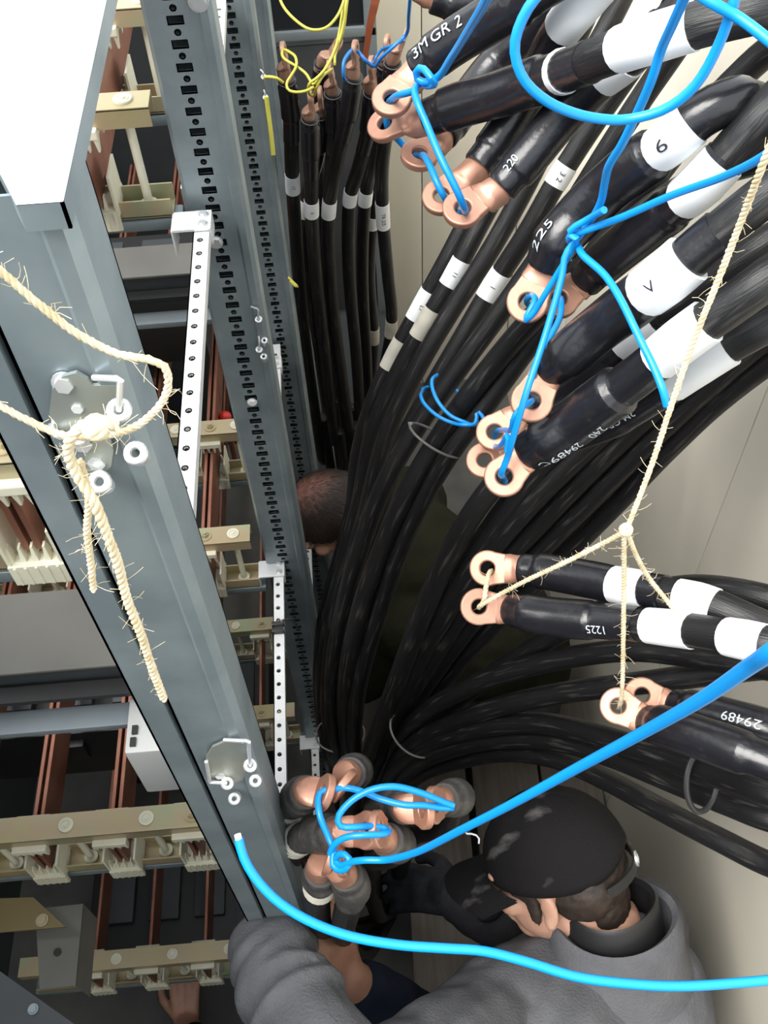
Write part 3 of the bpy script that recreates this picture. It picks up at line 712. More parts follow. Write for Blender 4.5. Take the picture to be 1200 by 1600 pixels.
# top right group ---------------------------------------------------
cable('thick black cable with 3M GR print, top of the upper right lugs', [(612, 155, .90), (652, 103, .905), (700, 72, .89), (767, 30, .86), (860, -25, .80), (960, -85, .76), (1050, -140, .80), (1110, -130, .98), (1110, -80, 1.12)] + RB[4], GT, TN, .0150, .0205, .19,
      labels=[(871, 272, .030, 'paper', '3 2', .011), (771, 445, .045, 'paper', '1', .012)], texts=[('3M', 676, 88, .016, .75, False), ('GR', 707, 66, .016, .7, False), ('2', 737, 44, .016, .65, False)], smax=9)
cable('black cable with the widest white paper label, crossing the blue loop', [(603, 195, .94), (664, 180, .925), (720, 164, .91), (775, 149, .885), (830, 130, .85), (910, 101, .77), (985, 72, .71), (1060, 48, .68), (1130, 28, .66), (1215, 8, .65), (1320, -20, .70), (1390, 0, .82), (1330, 30, .95)] + RB[7], GT, TN, .0158, .0205, .22,
      labels=[(1018, 58, .062), (881, 110, .008)])
cable('black cable half hidden between the two thickest upper sleeves', [(655, 243, .955), (692, 207, .97), (730, 157, 1.0), (775, 100, 1.0), (830, 45, .97), (890, -25, .93), (930, -90, .98), (935, -110, 1.15), (925, -90, 1.3)] + RB[2], GT, TN, labels=[(662, 505, .052, 'paperold'), (711, 426, .045, 'paper', '11', .01)], smax=9)
cable('black cable with bare copper neck, second lowest of the upper right lugs', [(690, 308, .92), (748, 256, .925), (790, 203, .925), (835, 128, .905), (870, 58, .87), (908, 8, .83), (960, -50, .82), (1010, -110, .9), (1030, -120, 1.1), (1015, -90, 1.25)] + RB[3], GT, TN, labels=[(905, 14, .055)], slen=.165)
cable('black cable with bare copper neck, lowest of the upper right lugs', [(723, 327, .885), (783, 288, .89), (830, 240, .885), (880, 180, .865), (925, 133, .84), (990, 82, .80), (1055, 28, .76), (1120, -35, .74), (1170, -80, .82), (1170, -70, 1.0)] + RB[5], GT, TN, labels=[(966, 106, .03)], texts=[('220', 777, 240, .011, .45, False)], slen=.2)
cable('dark sleeved cable end at the very top edge above the 3M print', [(632, -40, 1.05), (676, -4, 1.06), (720, 8, 1.07), (775, 0, 1.08), (830, -45, 1.1), (860, -90, 1.2), (880, -90, 1.32)] + RB[1], GT, None, labels=[(659, 477, .055, 'paper', 'L1', .01), (617, 554, .055, 'paperold')], smax=9)
# middle right group ------------------------------------------------
cable('black cable with 1225 print and a label, bending over at the right edge', [(824, 472, .87), (853, 412, .865), (868, 380, .855), (905, 338, .845), (950, 294, .82), (990, 262, .79), (1022, 240, .77), (1056, 214, .745), (1096, 180, .73), (1140, 158, .725), (1178, 160, .76), (1203, 188, .84)] + RB[6], GM, MN, .0155, .0215, .23,
      labels=[(1054, 216, .034, 'paper', '6', .014)], texts=[('225', 872, 380, .012, .75, False)])
cable('black cable with white label behind the 1225 sleeve', [(873, 468, .90), (908, 440, .905), (950, 405, .885), (1005, 360, .84), (1050, 325, .80), (1098, 286, .755), (1150, 228, .73), (1212, 160, .71), (1290, 100, .74), (1350, 150, .84), (1320, 270, .92)] + RF[1], GM, MN, .0155, .0200, .2, labels=[(1097, 288, .045)], texts=[])
cable('glossy black cable under the blue branch wire, middle of the right lugs', [(831, 627, .85), (852, 588, .85), (880, 560, .84), (940, 510, .815), (1000, 465, .77), (1048, 428, .735), (1110, 374, .71), (1215, 292, .68), (1310, 240, .72), (1370, 300, .84), (1320, 350, .93)] + RF[2], GM, MN, .0155, .0205, .2, labels=[(1040, 434, .046, 'paper', 'V', .012)])
cable('black cable mostly hidden, upper of the stacked lower right lugs', [(773, 676, .96), (812, 648, .96), (870, 606, .95), (935, 564, .92), (1002, 518, .87), (1090, 456, .82), (1215, 372, .77), (1320, 330, .80), (1370, 390, .9), (1310, 420, .97)] + RF[3], GM, MN, .0150, .0190, .18, labels=[(1003, 517, .045)])
_r = COL.objects['power_cable.009']
q4 = [P(963, 556, .90), P(966, 543, .895), P(985, 545, .885), P(1004, 548, .88), P(1003, 558, .88), P(980, 562, .885)]
b_ = B(); b_.add(q4 + [v_ + FWD * .0008 for v_ in q4], [tuple(range(6)), tuple(range(11, 5, -1))] + [(i, (i + 1) % 6, 6 + (i + 1) % 6, 6 + i) for i in range(6)]); b_.obj('torn_label', 'paper', _r, False)
cable('black cable with 240 and 29489 print and a label under the twine', [(788, 745, .885), (818, 714, .885), (850, 690, .875), (895, 661, .86), (937, 630, .835), (990, 592, .80), (1042, 550, .765), (1078, 522, .745), (1140, 478, .72), (1215, 425, .70), (1320, 380, .76), (1370, 430, .88), (1310, 470, .98)] + RF[4], GM, MN, .0158, .0222, .175, .0170,
      labels=[(1064, 533, .052)], texts=[('240', 926, 640, .013, -.95, True), ('29489C', 868, 680, .013, -.95, True)])
cable('black cable with faint GR print, lowest label of the right group', [(757, 720, .985), (792, 708, .985), (870, 685, .965), (950, 657, .92), (1028, 612, .865), (1090, 570, .825), (1150, 533, .80), (1215, 498, .78), (1310, 460, .84), (1350, 490, .95), (1300, 520, 1.03)] + RF[5], GM, MN, .0155, .0185, .2,
      labels=[(1088, 572, .062)], texts=[('3M GR', 985, 640, .012, -.2, True)])
cable('plain black cable, lowest of the diagonal run in front of the beige wall', [(1330, 500, .98), (1280, 520, 1.03)] + RF[6], GM, None, lugged=False)
# twine group -------------------------------------------------------
cable('black cable with two labels, uppermost lug on the twine', [(762, 888, 1.0), (799, 889, .995), (850, 893, .985), (920, 905, .955), (985, 918, .92), (1050, 929, .885), (1110, 944, .86), (1160, 966, .845), (1215, 990, .84), (1300, 1030, .9), (1330, 1060, 1.03), (1280, 1058, 1.08)] + RR[1], GS, None, .0152, .0185, .16, labels=[(986, 915, .036), (1091, 937, .034)])
cable('black cable with 1225 print and two labels, second lug on the twine', [(748, 948, .975), (779, 951, .975), (820, 957, .965), (875, 965, .945), (950, 971, .915), (1047, 981, .865), (1110, 990, .83), (1165, 1000, .80), (1225, 1012, .78), (1310, 1025, .84), (1340, 1035, 1.0), (1290, 1034, 1.12)] + RR[2], GS, None, .0155, .0195, .14, labels=[(1047, 981, .047), (1165, 1000, .034)], texts=[('1225', 943, 985, .012, -.5, True)])
cable('thick black sleeve with copper ring at the lower end of the twine', [(966, 1103, .98), (992, 1117, .975), (1050, 1138, .94), (1110, 1158, .90), (1215, 1196, .86), (1310, 1235, .88), (1350, 1265, .98), (1300, 1262, 1.03)] + RR[3], GS, None, .0155, .0205, .19)
cable('dusty black sleeve with 29489 print behind the lowest twine lug', [(1003, 1086, 1.01), (1037, 1098, 1.005), (1100, 1113, .98), (1215, 1146, .94), (1310, 1190, .98), (1350, 1250, 1.05), (1300, 1290, 1.09)] + RR[4], GS, None, .0155, .0205, .19, texts=[('29489', 1170, 1118, .013, .1, True)])
cable('plain black cable, lowest of the fan at the right edge', [(1340, 1330, 1.0), (1290, 1365, 1.08)] + RR[5], GS, None, lugged=False)
cable('black cable end behind the labelled twine cables at the right edge', [(1360, 1010, 1.05), (1290, 975, 1.04), (1215, 940, 1.04), (1160, 926, 1.06), (1100, 918, 1.1), (1050, 920, 1.16), (985, 935, 1.24), (900, 975, 1.34), (820, 1020, 1.43), (740, 1075, 1.53), (670, 1130, 1.66), (620, 1190, 1.85), FL(586, 1306)], GS, None, lugged=False)
# left cluster ------------------------------------------------------
YL = 1.66
def lc(label, hole, S, body, nrm, labels, y=YL, rs=.0178):
    pts = [(*hole, ('y', y))] + [(*S, ('y', y))]
    k = len(body)
    for i, q in enumerate(body):
        pts.append((*q, ('y', y + .16 * (i + 1) / k)))
    last = PT(pts[-1]); pts.append(V((last.x + .01, last.y, .7))); pts.append(V((last.x * .6 - .01, last.y - .05, .03)))
    cable(label, pts, GL, nrm, .0140, rs, .15, .0148, labels=labels, lugm='lugdull', smax=1.3, lmin=.028, lR=.0160, rim=True)
SIDE = (1, -.05, .06)
lc('leftmost upright cable, tied with yellow wire', (443, 80), (452, 122), [(454, 175), (456, 260), (461, 350), (470, 470), (486, 600), (505, 720)], SIDE, [(456, 285, .045, 'paper', '17', .01)])
lc('upright cable with the lowest ring of the yellow tied trio', (485, 150), (489, 182), [(486, 250), (487, 330), (494, 430), (508, 550), (525, 690)], SIDE, [(487, 326, .04, 'paper', '6', .01)], YL - .05)
lc('upright cable behind the lowest yellow tied ring', (500, 148), (503, 176), [(496, 240), (476, 330), (482, 430), (500, 560), (520, 690)], SIDE, [(474, 324, .045)], YL + .06)
lc('upright cable reached by the highest yellow loop', (526, 72), (508, 100), [(500, 150), (498, 240), (506, 380), (522, 540), (540, 690)], (1, -.2, .05), [], YL + .10)
lc('upright cable right of the yellow wires, ring near their crossing', (516, 108), (524, 142), [(521, 210), (514, 320), (511, 420), (527, 560), (546, 690)], SIDE, [], YL + .03)
lc('upright cable with thick sleeve under the first blue wired ring', (555, 78), (558, 118), [(545, 175), (528, 245), (514, 325), (516, 430), (530, 560), (552, 690)], (1, .2, .05), [(514, 324, .042)], YL - .04)
lc('upright cable under the second blue wired ring', (581, 102), (586, 142), [(576, 200), (561, 260), (547, 308), (545, 420), (556, 550), (566, 680)], (1, .2, .05), [(547, 308, .036)], YL + .0)
lc('upright cable between the blue wired rings, set back', (605, 68), (606, 98), [(596, 160), (585, 230), (571, 308), (566, 420), (572, 550), (578, 670)], (1, .15, .2), [(571, 307, .036)], YL + .06)
lc('upright cable with handwritten label, under the highest blue tied ring', (632, 58), (618, 98), [(608, 170), (597, 260), (598, 335), (606, 430), (612, 500), (600, 580), (588, 660)], (1, .1, .1), [(598, 335, .068, 'paper', 'TR 2/5', .012), (613, 510, .055, 'paperold')], YL + .02)
lc('upright cable with dirty low label, set back of the cluster', (600, 108), (600, 140), [(594, 230), (582, 345), (577, 430), (584, 530), (575, 640)], (1, .2, .1), [(581, 348, .036, 'paper'), (586, 525, .055, 'paperold')], YL + .12)
# bottom centre cluster ---------------------------------------------
def fc(label, hole, S, body, nrm, bands=(), slen=.075):
    end = PT(body[-1]); pts = [hole, S] + body + [V((end.x * .6 - .02, end.y * .7 + .25, .45)), V((-.01, .72, .03))]
    cable(label, pts, GF, nrm, .0155, .0205, slen, .0172, lugm='lug', shm='shrinkgrey', bands=bands)
fc('top left lug of the bottom cluster, copper barrel facing up', (508, 1238, .965), (486, 1240, 1.005), [(466, 1247, 1.04), (450, 1264, 1.09), (448, 1300, 1.2), (470, 1350, 1.4)], (1, .15, .3), (.085, .094, .103))
fc('top middle lug of the bottom cluster', (536, 1228, .975), (552, 1214, 1.012), [(554, 1206, 1.05), (552, 1215, 1.11), (550, 1250, 1.25), (548, 1290, 1.5)], (.8, .6, .3))
fc('right middle lug of the bottom cluster, ring edge on', (663, 1266, .965), (640, 1261, 1.0), [(610, 1258, 1.04), (592, 1262, 1.1), (585, 1280, 1.22), (580, 1300, 1.5)], (1, -.1, .3))
fc('rightmost lug of the bottom cluster', (678, 1258, .97), (700, 1250, 1.005), [(712, 1246, 1.04), (705, 1262, 1.12), (690, 1290, 1.25), (640, 1310, 1.5)], (1, -.1, .3))
fc('left one of the two paired lugs in the cluster middle', (574, 1297, .95), (532, 1302, .985), [(500, 1304, 1.02), (466, 1312, 1.07), (452, 1335, 1.15), (466, 1370, 1.4)], (1, -.1, .25), (.10, .11, .12), .09)
fc('right one of the two paired lugs in the cluster middle', (590, 1296, .95), (612, 1312, .985), [(622, 1320, 1.03), (618, 1330, 1.1), (600, 1340, 1.25), (580, 1350, 1.5)], (1, -.1, .25))
fc('lowest lug of the bottom cluster, tied with the blue knot', (530, 1340, .955), (548, 1364, .995), [(550, 1386, 1.03), (544, 1415, 1.09), (538, 1440, 1.18), (535, 1460, 1.4)], (.9, -.5, .3), (), .085)
fc('thin lug with three marker rings beside the blue knot', (518, 1338, .985), (508, 1364, 1.02), [(500, 1382, 1.06), (496, 1402, 1.12), (498, 1430, 1.22), (505, 1450, 1.4)], (1, .2, .2), (.045, .054, .063), .04)

# ------------------------------------------------------------------ cable ties
def tie(label, run, px, py, dx, rw, rh, m='tieg', r=.0013):
    pa = Path(run); p, t, u, w_ = pa.at(pa.near(px, py)); c = p + RIGHT * dx[0] + DOWN * dx[1]
    u = (FWD - t * FWD.dot(t)).normalized().cross(t)
    b_ = B(); b_.torus(c, t, rh, r * 1.6, 40, 8, rw / rh, xdir=u); e = c + u * rw; b_.box(e, (.006, .006, .005)); o = b_.obj('cable_tie', m)
    return tag(o, label, 'cable tie', 'cable ties on the black cables')
tie('thin grey cable tie round the steep bundle below the blue wire', RB[6], 684, 688, (-.004, 0), .042, .026)
tie('loose grey cable tie round the lower right fan near its root', RR[2], 660, 1152, (-.01, -.01), .05, .038)
tie('black cable tie on the two lower cables at the right edge', RR[3], 1102, 1208, (-.004, .012), .036, .024, 'tie', .0022)
tie('dark cable tie at the root of the steep bundle', RB[4], 530, 1150, (0, 0), .05, .04)

# ------------------------------------------------------------------ wires
wire('blue wire knotted through the upper right lugs', [(775, -40, .58), (762, -5, .62), (735, 42, .70), (705, 90, .79), (682, 122, .845), (664, 129, .855), (651, 122, .857), (652, 108, .85), (662, 108, .845), (672, 120, .84), (680, 129, .845), (668, 134, .86), (655, 130, .868), (648, 142, .86), (654, 165, .85), (664, 188, .85), (690, 250, .84), (714, 298, .845), (725, 324, .862), (724, 332, .90), (712, 330, .93), (699, 316, .93), (694, 308, .90), (684, 288, .895), (672, 260, .905), (663, 244, .93), (655, 243, .965), (640, 236, .99), (618, 214, .985), (606, 199, .95), (603, 180, .94), (607, 163, .93), (611, 157, .90), (622, 149, .88), (640, 144, .866), (650, 140, .86)], r=.0033)
wire('big blue loop of wire hanging in at the top right', [(1225, 82, .50), (1155, 28, .51), (1105, 0, .51), (1040, -45, .52), (930, -60, .52), (845, -12, .52), (815, 32, .53), (804, 75, .54), (816, 120, .55), (850, 155, .56), (900, 178, .57), (950, 187, .575), (985, 186, .575), (1040, 170, .565), (1085, 135, .55), (1122, 72, .53), (1148, 0, .51), (1165, -60, .5)])
wire('blue wire hanging from the top edge down to the lowest right lugs', [(1085, -40, .50), (1070, -5, .52), (1050, 40, .55), (1033, 78, .58), (1018, 125, .60), (990, 188, .635), (972, 225, .66), (952, 258, .69), (945, 285, .72), (938, 318, .75), (918, 352, .78), (898, 378, .79), (884, 398, .795), (878, 432, .80), (850, 530, .81), (822, 615, .81), (800, 690, .835), (793, 715, .85), (784, 738, .86), (786, 745, .89), (789, 752, .92)])
wire('blue wire entering at the right edge, knotted above the 1225 print', [(1225, 222, .58), (1180, 252, .62), (1130, 276, .66), (1050, 305, .71), (970, 340, .755), (915, 360, .775), (893, 368, .785), (890, 377, .80), (903, 385, .79), (910, 398, .775), (945, 430, .755), (968, 465, .74), (1000, 530, .725), (1022, 575, .72), (1036, 610, .715), (1042, 634, .72)])
wire('blue wire strand looped through the paired middle lugs', [(944, 328, .735), (918, 343, .765), (893, 358, .775), (890, 366, .78), (900, 372, .775), (895, 388, .79), (870, 430, .815), (848, 466, .83), (836, 486, .84), (824, 500, .845), (822, 496, .85), (836, 470, .85), (832, 462, .86), (824, 467, .875), (826, 476, .90), (850, 482, .935), (870, 474, .93), (876, 466, .885), (877, 478, .86), (875, 495, .855), (862, 522, .85), (845, 550, .845), (834, 580, .84), (830, 600, .86)], r=.0028)
wire('blue wire strand through the small lower right lugs', [(831, 626, .87), (829, 628, .835), (812, 640, .825), (803, 652, .828), (800, 668, .84), (785, 672, .92), (775, 676, .975), (772, 690, .99), (785, 694, .86), (794, 680, .84), (792, 706, .845)], r=.0026)
wire('thick blue wire rising right from the bottom cluster', [(1900, 560, .36), (1620, 740, .31), (1400, 890, .30), (1230, 1002, .32), (1170, 1042, .37), (1100, 1090, .43), (1000, 1147, .52), (900, 1201, .61), (800, 1256, .70), (720, 1297, .78), (652, 1331, .86), (622, 1340, .885), (600, 1344, .90), (570, 1344, .905), (548, 1347, .915), (533, 1352, .925), (524, 1344, .93), (532, 1334, .925), (545, 1340, .918), (544, 1354, .918), (530, 1360, .925), (519, 1350, .93), (522, 1330, .935), (512, 1305, .94), (500, 1275, .94), (497, 1248, .95), (502, 1236, .955), (515, 1234, .955), (540, 1231, .96), (560, 1235, .955), (600, 1250, .945), (635, 1258, .94), (662, 1258, .94), (690, 1262, .945), (712, 1261, .945), (695, 1254, .94), (655, 1238, .93), (615, 1229, .925), (580, 1234, .925), (548, 1252, .925), (528, 1278, .925), (532, 1291, .925), (560, 1292, .925), (578, 1291, .935), (600, 1294, .94), (608, 1298, .935), (600, 1303, .925), (565, 1305, .92), (538, 1309, .925), (522, 1320, .93), (516, 1334, .935)], r=.0033)
o, pa = wire('long blue wire crossing the bottom with a cut white end', [(373, 1311, .60), (381, 1340, .60), (398, 1370, .60), (430, 1405, .60), (475, 1435, .60), (540, 1461, .60), (620, 1476, .60), (700, 1482, .60), (755, 1486, .60), (820, 1502, .60), (900, 1526, .60), (980, 1537, .60), (1060, 1541, .60), (1150, 1536, .60), (1230, 1527, .60), (1360, 1490, .62), (1520, 1400, .66), (1680, 1300, .70)], r=.0030)
p, t, u, w_ = pa.at(0); b_ = B(); b_.cyl(p - t * .003, p + t * .001, .0022, 10); b_.obj('wire_core', 'paper', o)
wire('dark blue wire tied through the rings of the left cluster', [(643, -40, 1.40), (639, 20, 1.5), (633, 56, 1.60), (618, 70, 1.60), (598, 88, 1.62), (584, 104, 1.66), (571, 94, 1.64), (556, 78, 1.64), (546, 82, 1.62), (537, 98, 1.61), (537, 118, 1.62), (541, 126, 1.66)], 'bluedeep', .0030)
wire('second dark blue strand between the highest left rings', [(632, 62, 1.62), (612, 72, 1.66), (596, 78, 1.69), (586, 92, 1.70), (580, 101, 1.68)], 'bluedeep', .0026)
# blue wire tied round the steep bundle
wire('blue wire looped twice round the steep cable bundle', [(683, 586, 1.36), (675, 594, 1.335), (676, 608, 1.325), (686, 630, 1.315), (705, 650, 1.31), (727, 660, 1.305), (738, 664, 1.31), (745, 660, 1.34), (735, 640, 1.45), (700, 600, 1.5), (668, 605, 1.48), (660, 612, 1.40), (658, 620, 1.36), (664, 632, 1.34), (684, 650, 1.325), (708, 661, 1.315), (730, 664, 1.30), (742, 662, 1.305), (745, 650, 1.305), (744, 643, 1.305), (750, 645, 1.305), (756, 655, 1.305)], 'blue', .0026)
GY = 'yellow wires at the top'
wire('yellow wire loop sagging from the top edge', [(430, -40, 1.55), (440, 5, 1.55), (460, 30, 1.55), (485, 46, 1.55), (508, 44, 1.55), (525, 28, 1.55), (536, 5, 1.55), (545, -40, 1.55)], 'ywire', .0023, 'yellow_wire', group=GY)
wire('yellow wire twisting down to the leftmost upright cable', [(550, -40, 1.55), (541, 5, 1.55), (538, 30, 1.56), (528, 70, 1.57), (515, 95, 1.57), (500, 120, 1.57), (490, 132, 1.58), (478, 115, 1.58), (462, 103, 1.58), (447, 94, 1.58), (441, 86, 1.60), (443, 78, 1.63), (452, 81, 1.60), (462, 90, 1.58), (463, 103, 1.575), (455, 118, 1.57), (448, 130, 1.57), (450, 140, 1.57), (462, 144, 1.57), (478, 142, 1.57), (490, 136, 1.575)], 'ywire', .0023, 'yellow_wire', group=GY)
wire('yellow wire twisting down to the low ring', [(541, -40, 1.56), (536, 10, 1.56), (531, 45, 1.57), (524, 75, 1.565), (510, 105, 1.565), (495, 122, 1.565), (484, 130, 1.57), (483, 146, 1.6), (490, 150, 1.62), (494, 138, 1.58), (502, 122, 1.57), (514, 111, 1.60), (519, 108, 1.63)], 'ywire', .0023, 'yellow_wire', group=GY)
wire('third yellow strand beside the highest ring', [(548, -40, 1.58), (541, 15, 1.58), (538, 40, 1.59), (533, 62, 1.61), (528, 72, 1.67), (524, 85, 1.66), (523, 100, 1.63)], 'ywire', .0023, 'yellow_wire', group=GY)
wire('short yellow wire tied to the latch of the third post', [(413, 121, 1.50), (420, 120, 1.49), (432, 122, 1.49), (442, 129, 1.50)], 'ywire', .0024, 'yellow_wire', group=GY)
b_ = B(); b_.tube(Path([(416, 151, 1.49), (419, 175, 1.505), (423, 205, 1.52), (427, 242, 1.54)]), .0036, 8); tag(b_.obj('yellow_strip', 'ytwist'), 'yellow strip hanging down the edge of the third post', 'strip')
wire('bit of yellow wire caught on the fourth post', [(451, 434, 1.72), (457, 440, 1.71), (465, 448, 1.71), (460, 446, 1.70), (454, 440, 1.71)], 'ywire', .0022, 'yellow_wire', group=GY)
# orange strap
b_ = B(); pts = [PT(q) for q in ((600, -60, 1.95), (588, -5, 2.0), (578, 40, 2.05), (570, 95, 2.12))]
secs = []
for q in [0, .2, .4, .6, .8, 1]:
    pa = Path(pts); p, t, u, w_ = pa.at(q * pa.L); s_ = (RIGHT - t * RIGHT.dot(t)).normalized(); n_ = s_.cross(t); hw = .0105 - .005 * q
    secs.append([p - s_ * hw - n_ * .001, p + s_ * hw - n_ * .001, p + s_ * hw + n_ * .001, p - s_ * hw + n_ * .001])
b_.loft(secs); tag(b_.obj('orange_strap', 'orange', None, False), 'orange strap hanging in front of the end cabinet', 'strap')

# ------------------------------------------------------------------ sisal twine
def twine(label, runs, rr_=.0026, fuzz=60, knots=(), group='sisal twine'):
    first = PT(runs[0][0]); root = empty('twine', first, label, 'twine', group)
    for ri, run in enumerate(runs):
        r = rr_ if not isinstance(rr_, tuple) else rr_[ri]
        pa = Path(run, 12); b_ = B(); pitch = r * 6
        for k in range(3):
            pts = []; m = max(8, int(pa.L / .002)); 
            for i in range(m + 1):
                q = pa.L * i / m; p, t, u, w_ = pa.at(q); a = 2 * PI * (q / pitch + k / 3)
                wv = 1 + .25 * noise.noise(V((q * 60, k * 7, 1)))
                pts.append(p + (u * math.cos(a) + w_ * math.sin(a)) * r * .55 * wv)
            pp = Path(pts, 1, True); b_.tube(pp, r * .66, 6, True, .003)
        b_.obj('strand', 'twine', root, True, 70)
        b_ = B()
        for i in range(int(fuzz * pa.L)):
            q = random.random() * pa.L; p, t, u, w_ = pa.at(q); a = random.random() * 2 * PI
            d = (u * math.cos(a) + w_ * math.sin(a)) + t * random.uniform(-1, 1); d.normalize(); l = random.uniform(.003, .012)
            e = V((random.uniform(-1, 1), random.uniform(-1, 1), random.uniform(-1, 1))) * l * .3
            b_.tube(Path([p, p + d * l * .5 + e, p + d * l + e * 1.5 + t * random.uniform(-.006, .006)], 3), .00016, 3, False, .004)
        if b_.v: tag(b_.obj('loose_fibre', 'twine', root), kind='stuff')
    for (c, s) in knots:
        b_ = B(); c = PT(c)
        for k in range(5):
            n_ = V((random.uniform(-1, 1), random.uniform(-1, 1), random.uniform(-1, 1))).normalized(); b_.torus(c + n_ * s * .1, n_, s * .62, s * .36, 14, 8)
        b_.obj('knot', 'twine', root, True, 70)
    return root
yt = fy - .028
y_ = ('y', yt)
twine('hairy sisal twine looped round the near post, with two hanging tails', [
    [(-420, 230, y_), (-200, 300, y_), (-30, 400, y_), (15, 436, y_), (60, 475, y_), (125, 524, y_), (185, 553, y_), (232, 562, y_), (256, 572, y_), (263, 595, y_), (255, 625, y_), (228, 655, y_), (195, 674, y_), (150, 682, y_), (100, 680, y_), (50, 660, y_), (-30, 618, y_), (-220, 520, y_), (-420, 420, y_)],
    [(182, 668, ('y', yt - .006)), (160, 657, ('y', yt - .008)), (130, 664, ('y', yt - .006)), (110, 685, ('y', yt - .006)), (108, 712, ('y', yt - .004)), (122, 745, ('y', yt - .004)), (146, 782, ('y', yt - .008)), (166, 832, ('y', yt - .01)), (184, 880, ('y', yt - .01)), (198, 935, ('y', yt - .01)), (218, 985, ('y', yt - .01)), (238, 1045, ('y', yt - .008)), (256, 1092, ('y', yt - .006))],
    [(125, 720, ('y', yt + .002)), (138, 775, ('y', yt + .0)), (136, 830, ('y', yt)), (142, 880, ('y', yt)), (146, 922, ('y', yt))]], (.0019, .0027, .0021), 330, [((150, 668, ('y', yt - .008)), .0072)])
# frayed tips
twine('thin twine hanging from the right edge, knotted over three lugs', [
    [(1500, -330, .46), (1330, -40, .47), (1215, 200, .50), (1190, 262, .52), (1160, 340, .56), (1125, 430, .60), (1085, 530, .64), (1050, 630, .68), (1015, 735, .73), (980, 825, .77)],
    [(978, 830, .77), (940, 850, .80), (880, 880, .85), (820, 908, .90), (775, 932, .94), (752, 945, .955), (748, 950, .985)],
    [(980, 832, .77), (995, 870, .80), (1015, 905, .83), (1035, 930, .845), (1052, 951, .855)],
    [(975, 832, .77), (975, 900, .82), (974, 980, .87), (973, 1050, .92), (971, 1090, .955), (967, 1106, 1.0)]], .0021, 260, [((978, 828, .768), .0060)])
twine('short twine loop joining the two upper twine lugs', [[(768, 892, 1.01), (764, 897, .98), (760, 915, .965), (757, 935, .96), (752, 946, .975)]], .0024, 30)
w1, pw = wire('loose white thread lying by the cap brim', [(722, 1290, 1.24), (728, 1302, 1.24), (738, 1303, 1.24), (748, 1308, 1.24), (748, 1318, 1.24)], 'paper', .0012, 'white_thread', 'thread', n=6)

# ================================================================== PEOPLE
def bake(b_, name, m, parent, voxel=.005, smooth=5, fac=.5, disp=0, dscale=20):
    me = b_.mesh(name, False); o = bpy.data.objects.new(name, me); COL.objects.link(o)
    r = o.modifiers.new('r', 'REMESH'); r.mode = 'VOXEL'; r.voxel_size = voxel; r.use_smooth_shade = True
    s = o.modifiers.new('s', 'SMOOTH'); s.factor = fac; s.iterations = smooth
    dg = bpy.context.evaluated_depsgraph_get(); dg.update()
    nm = bpy.data.meshes.new_from_object(o.evaluated_get(dg)); bpy.data.objects.remove(o); bpy.data.meshes.remove(me)
    if disp:
        nr = [v.normal.copy() for v in nm.vertices]
        for v, n_ in zip(nm.vertices, nr):
            p = v.co; k = noise.noise(p * dscale) + .5 * noise.noise(p * dscale * 2.3)
            v.co = p + n_ * k * disp
    nm.polygons.foreach_set('use_smooth', [True] * len(nm.polygons)); nm.update()
    nm.materials.clear(); nm.name = name
    return link(name, nm, m, parent)
def frame(fwd, up):
    f = V(fwd).normalized(); u = V(up); u = (u - f * u.dot(f)).normalized(); l = u.cross(f)
    return Matrix((f, l, u)).transposed()          # columns: forward, left, up
def head_into(b_, C, R, s=1.0):
    q = lambda a, l, u: C + R @ (V((a, l, u)) * s)
    b_.ell(q(-.008, 0, .025), (.098 * s, .077 * s, .092 * s), R)          # cranium
    b_.ell(q(.022, 0, -.035), (.066 * s, .062 * s, .082 * s), R)          # face
    b_.ell(q(.050, 0, -.088), (.032 * s, .036 * s, .026 * s), R)          # chin
    b_.capsule(q(.086, 0, .0), q(.104, 0, -.034), .009 * s, .0125 * s)    # nose
    for k in (-1, 1):
        b_.ell(q(.105 - .012, k * .011, -.040), (.008 * s, .007 * s, .006 * s), R)
        b_.ell(q(.062, k * .040, -.03), (.024 * s, .022 * s, .022 * s), R)    # cheek
        b_.capsule(q(.078, k * .050, .020), q(.086, k * .016, .018), .009 * s, .010 * s)   # brow
        b_.capsule(q(.083, k * .020, -.064), q(.088, 0, -.062), .0065 * s, .008 * s)
        b_.capsule(q(.080, k * .018, -.074), q(.085, 0, -.075), .0065 * s, .008 * s)
        er = R @ Matrix.Rotation(math.radians(-k * 22), 3, 'Z')
        b_.ell(q(-.004, k * .079, -.018), (.015 * s, .0075 * s, .028 * s), er)   # ear
        b_.ell(q(.0, k * .080, -.040), (.010 * s, .0075 * s, .012 * s), er)
    b_.capsule(q(-.02, 0, -.05), q(-.045, 0, -.135), .056 * s, .060 * s)
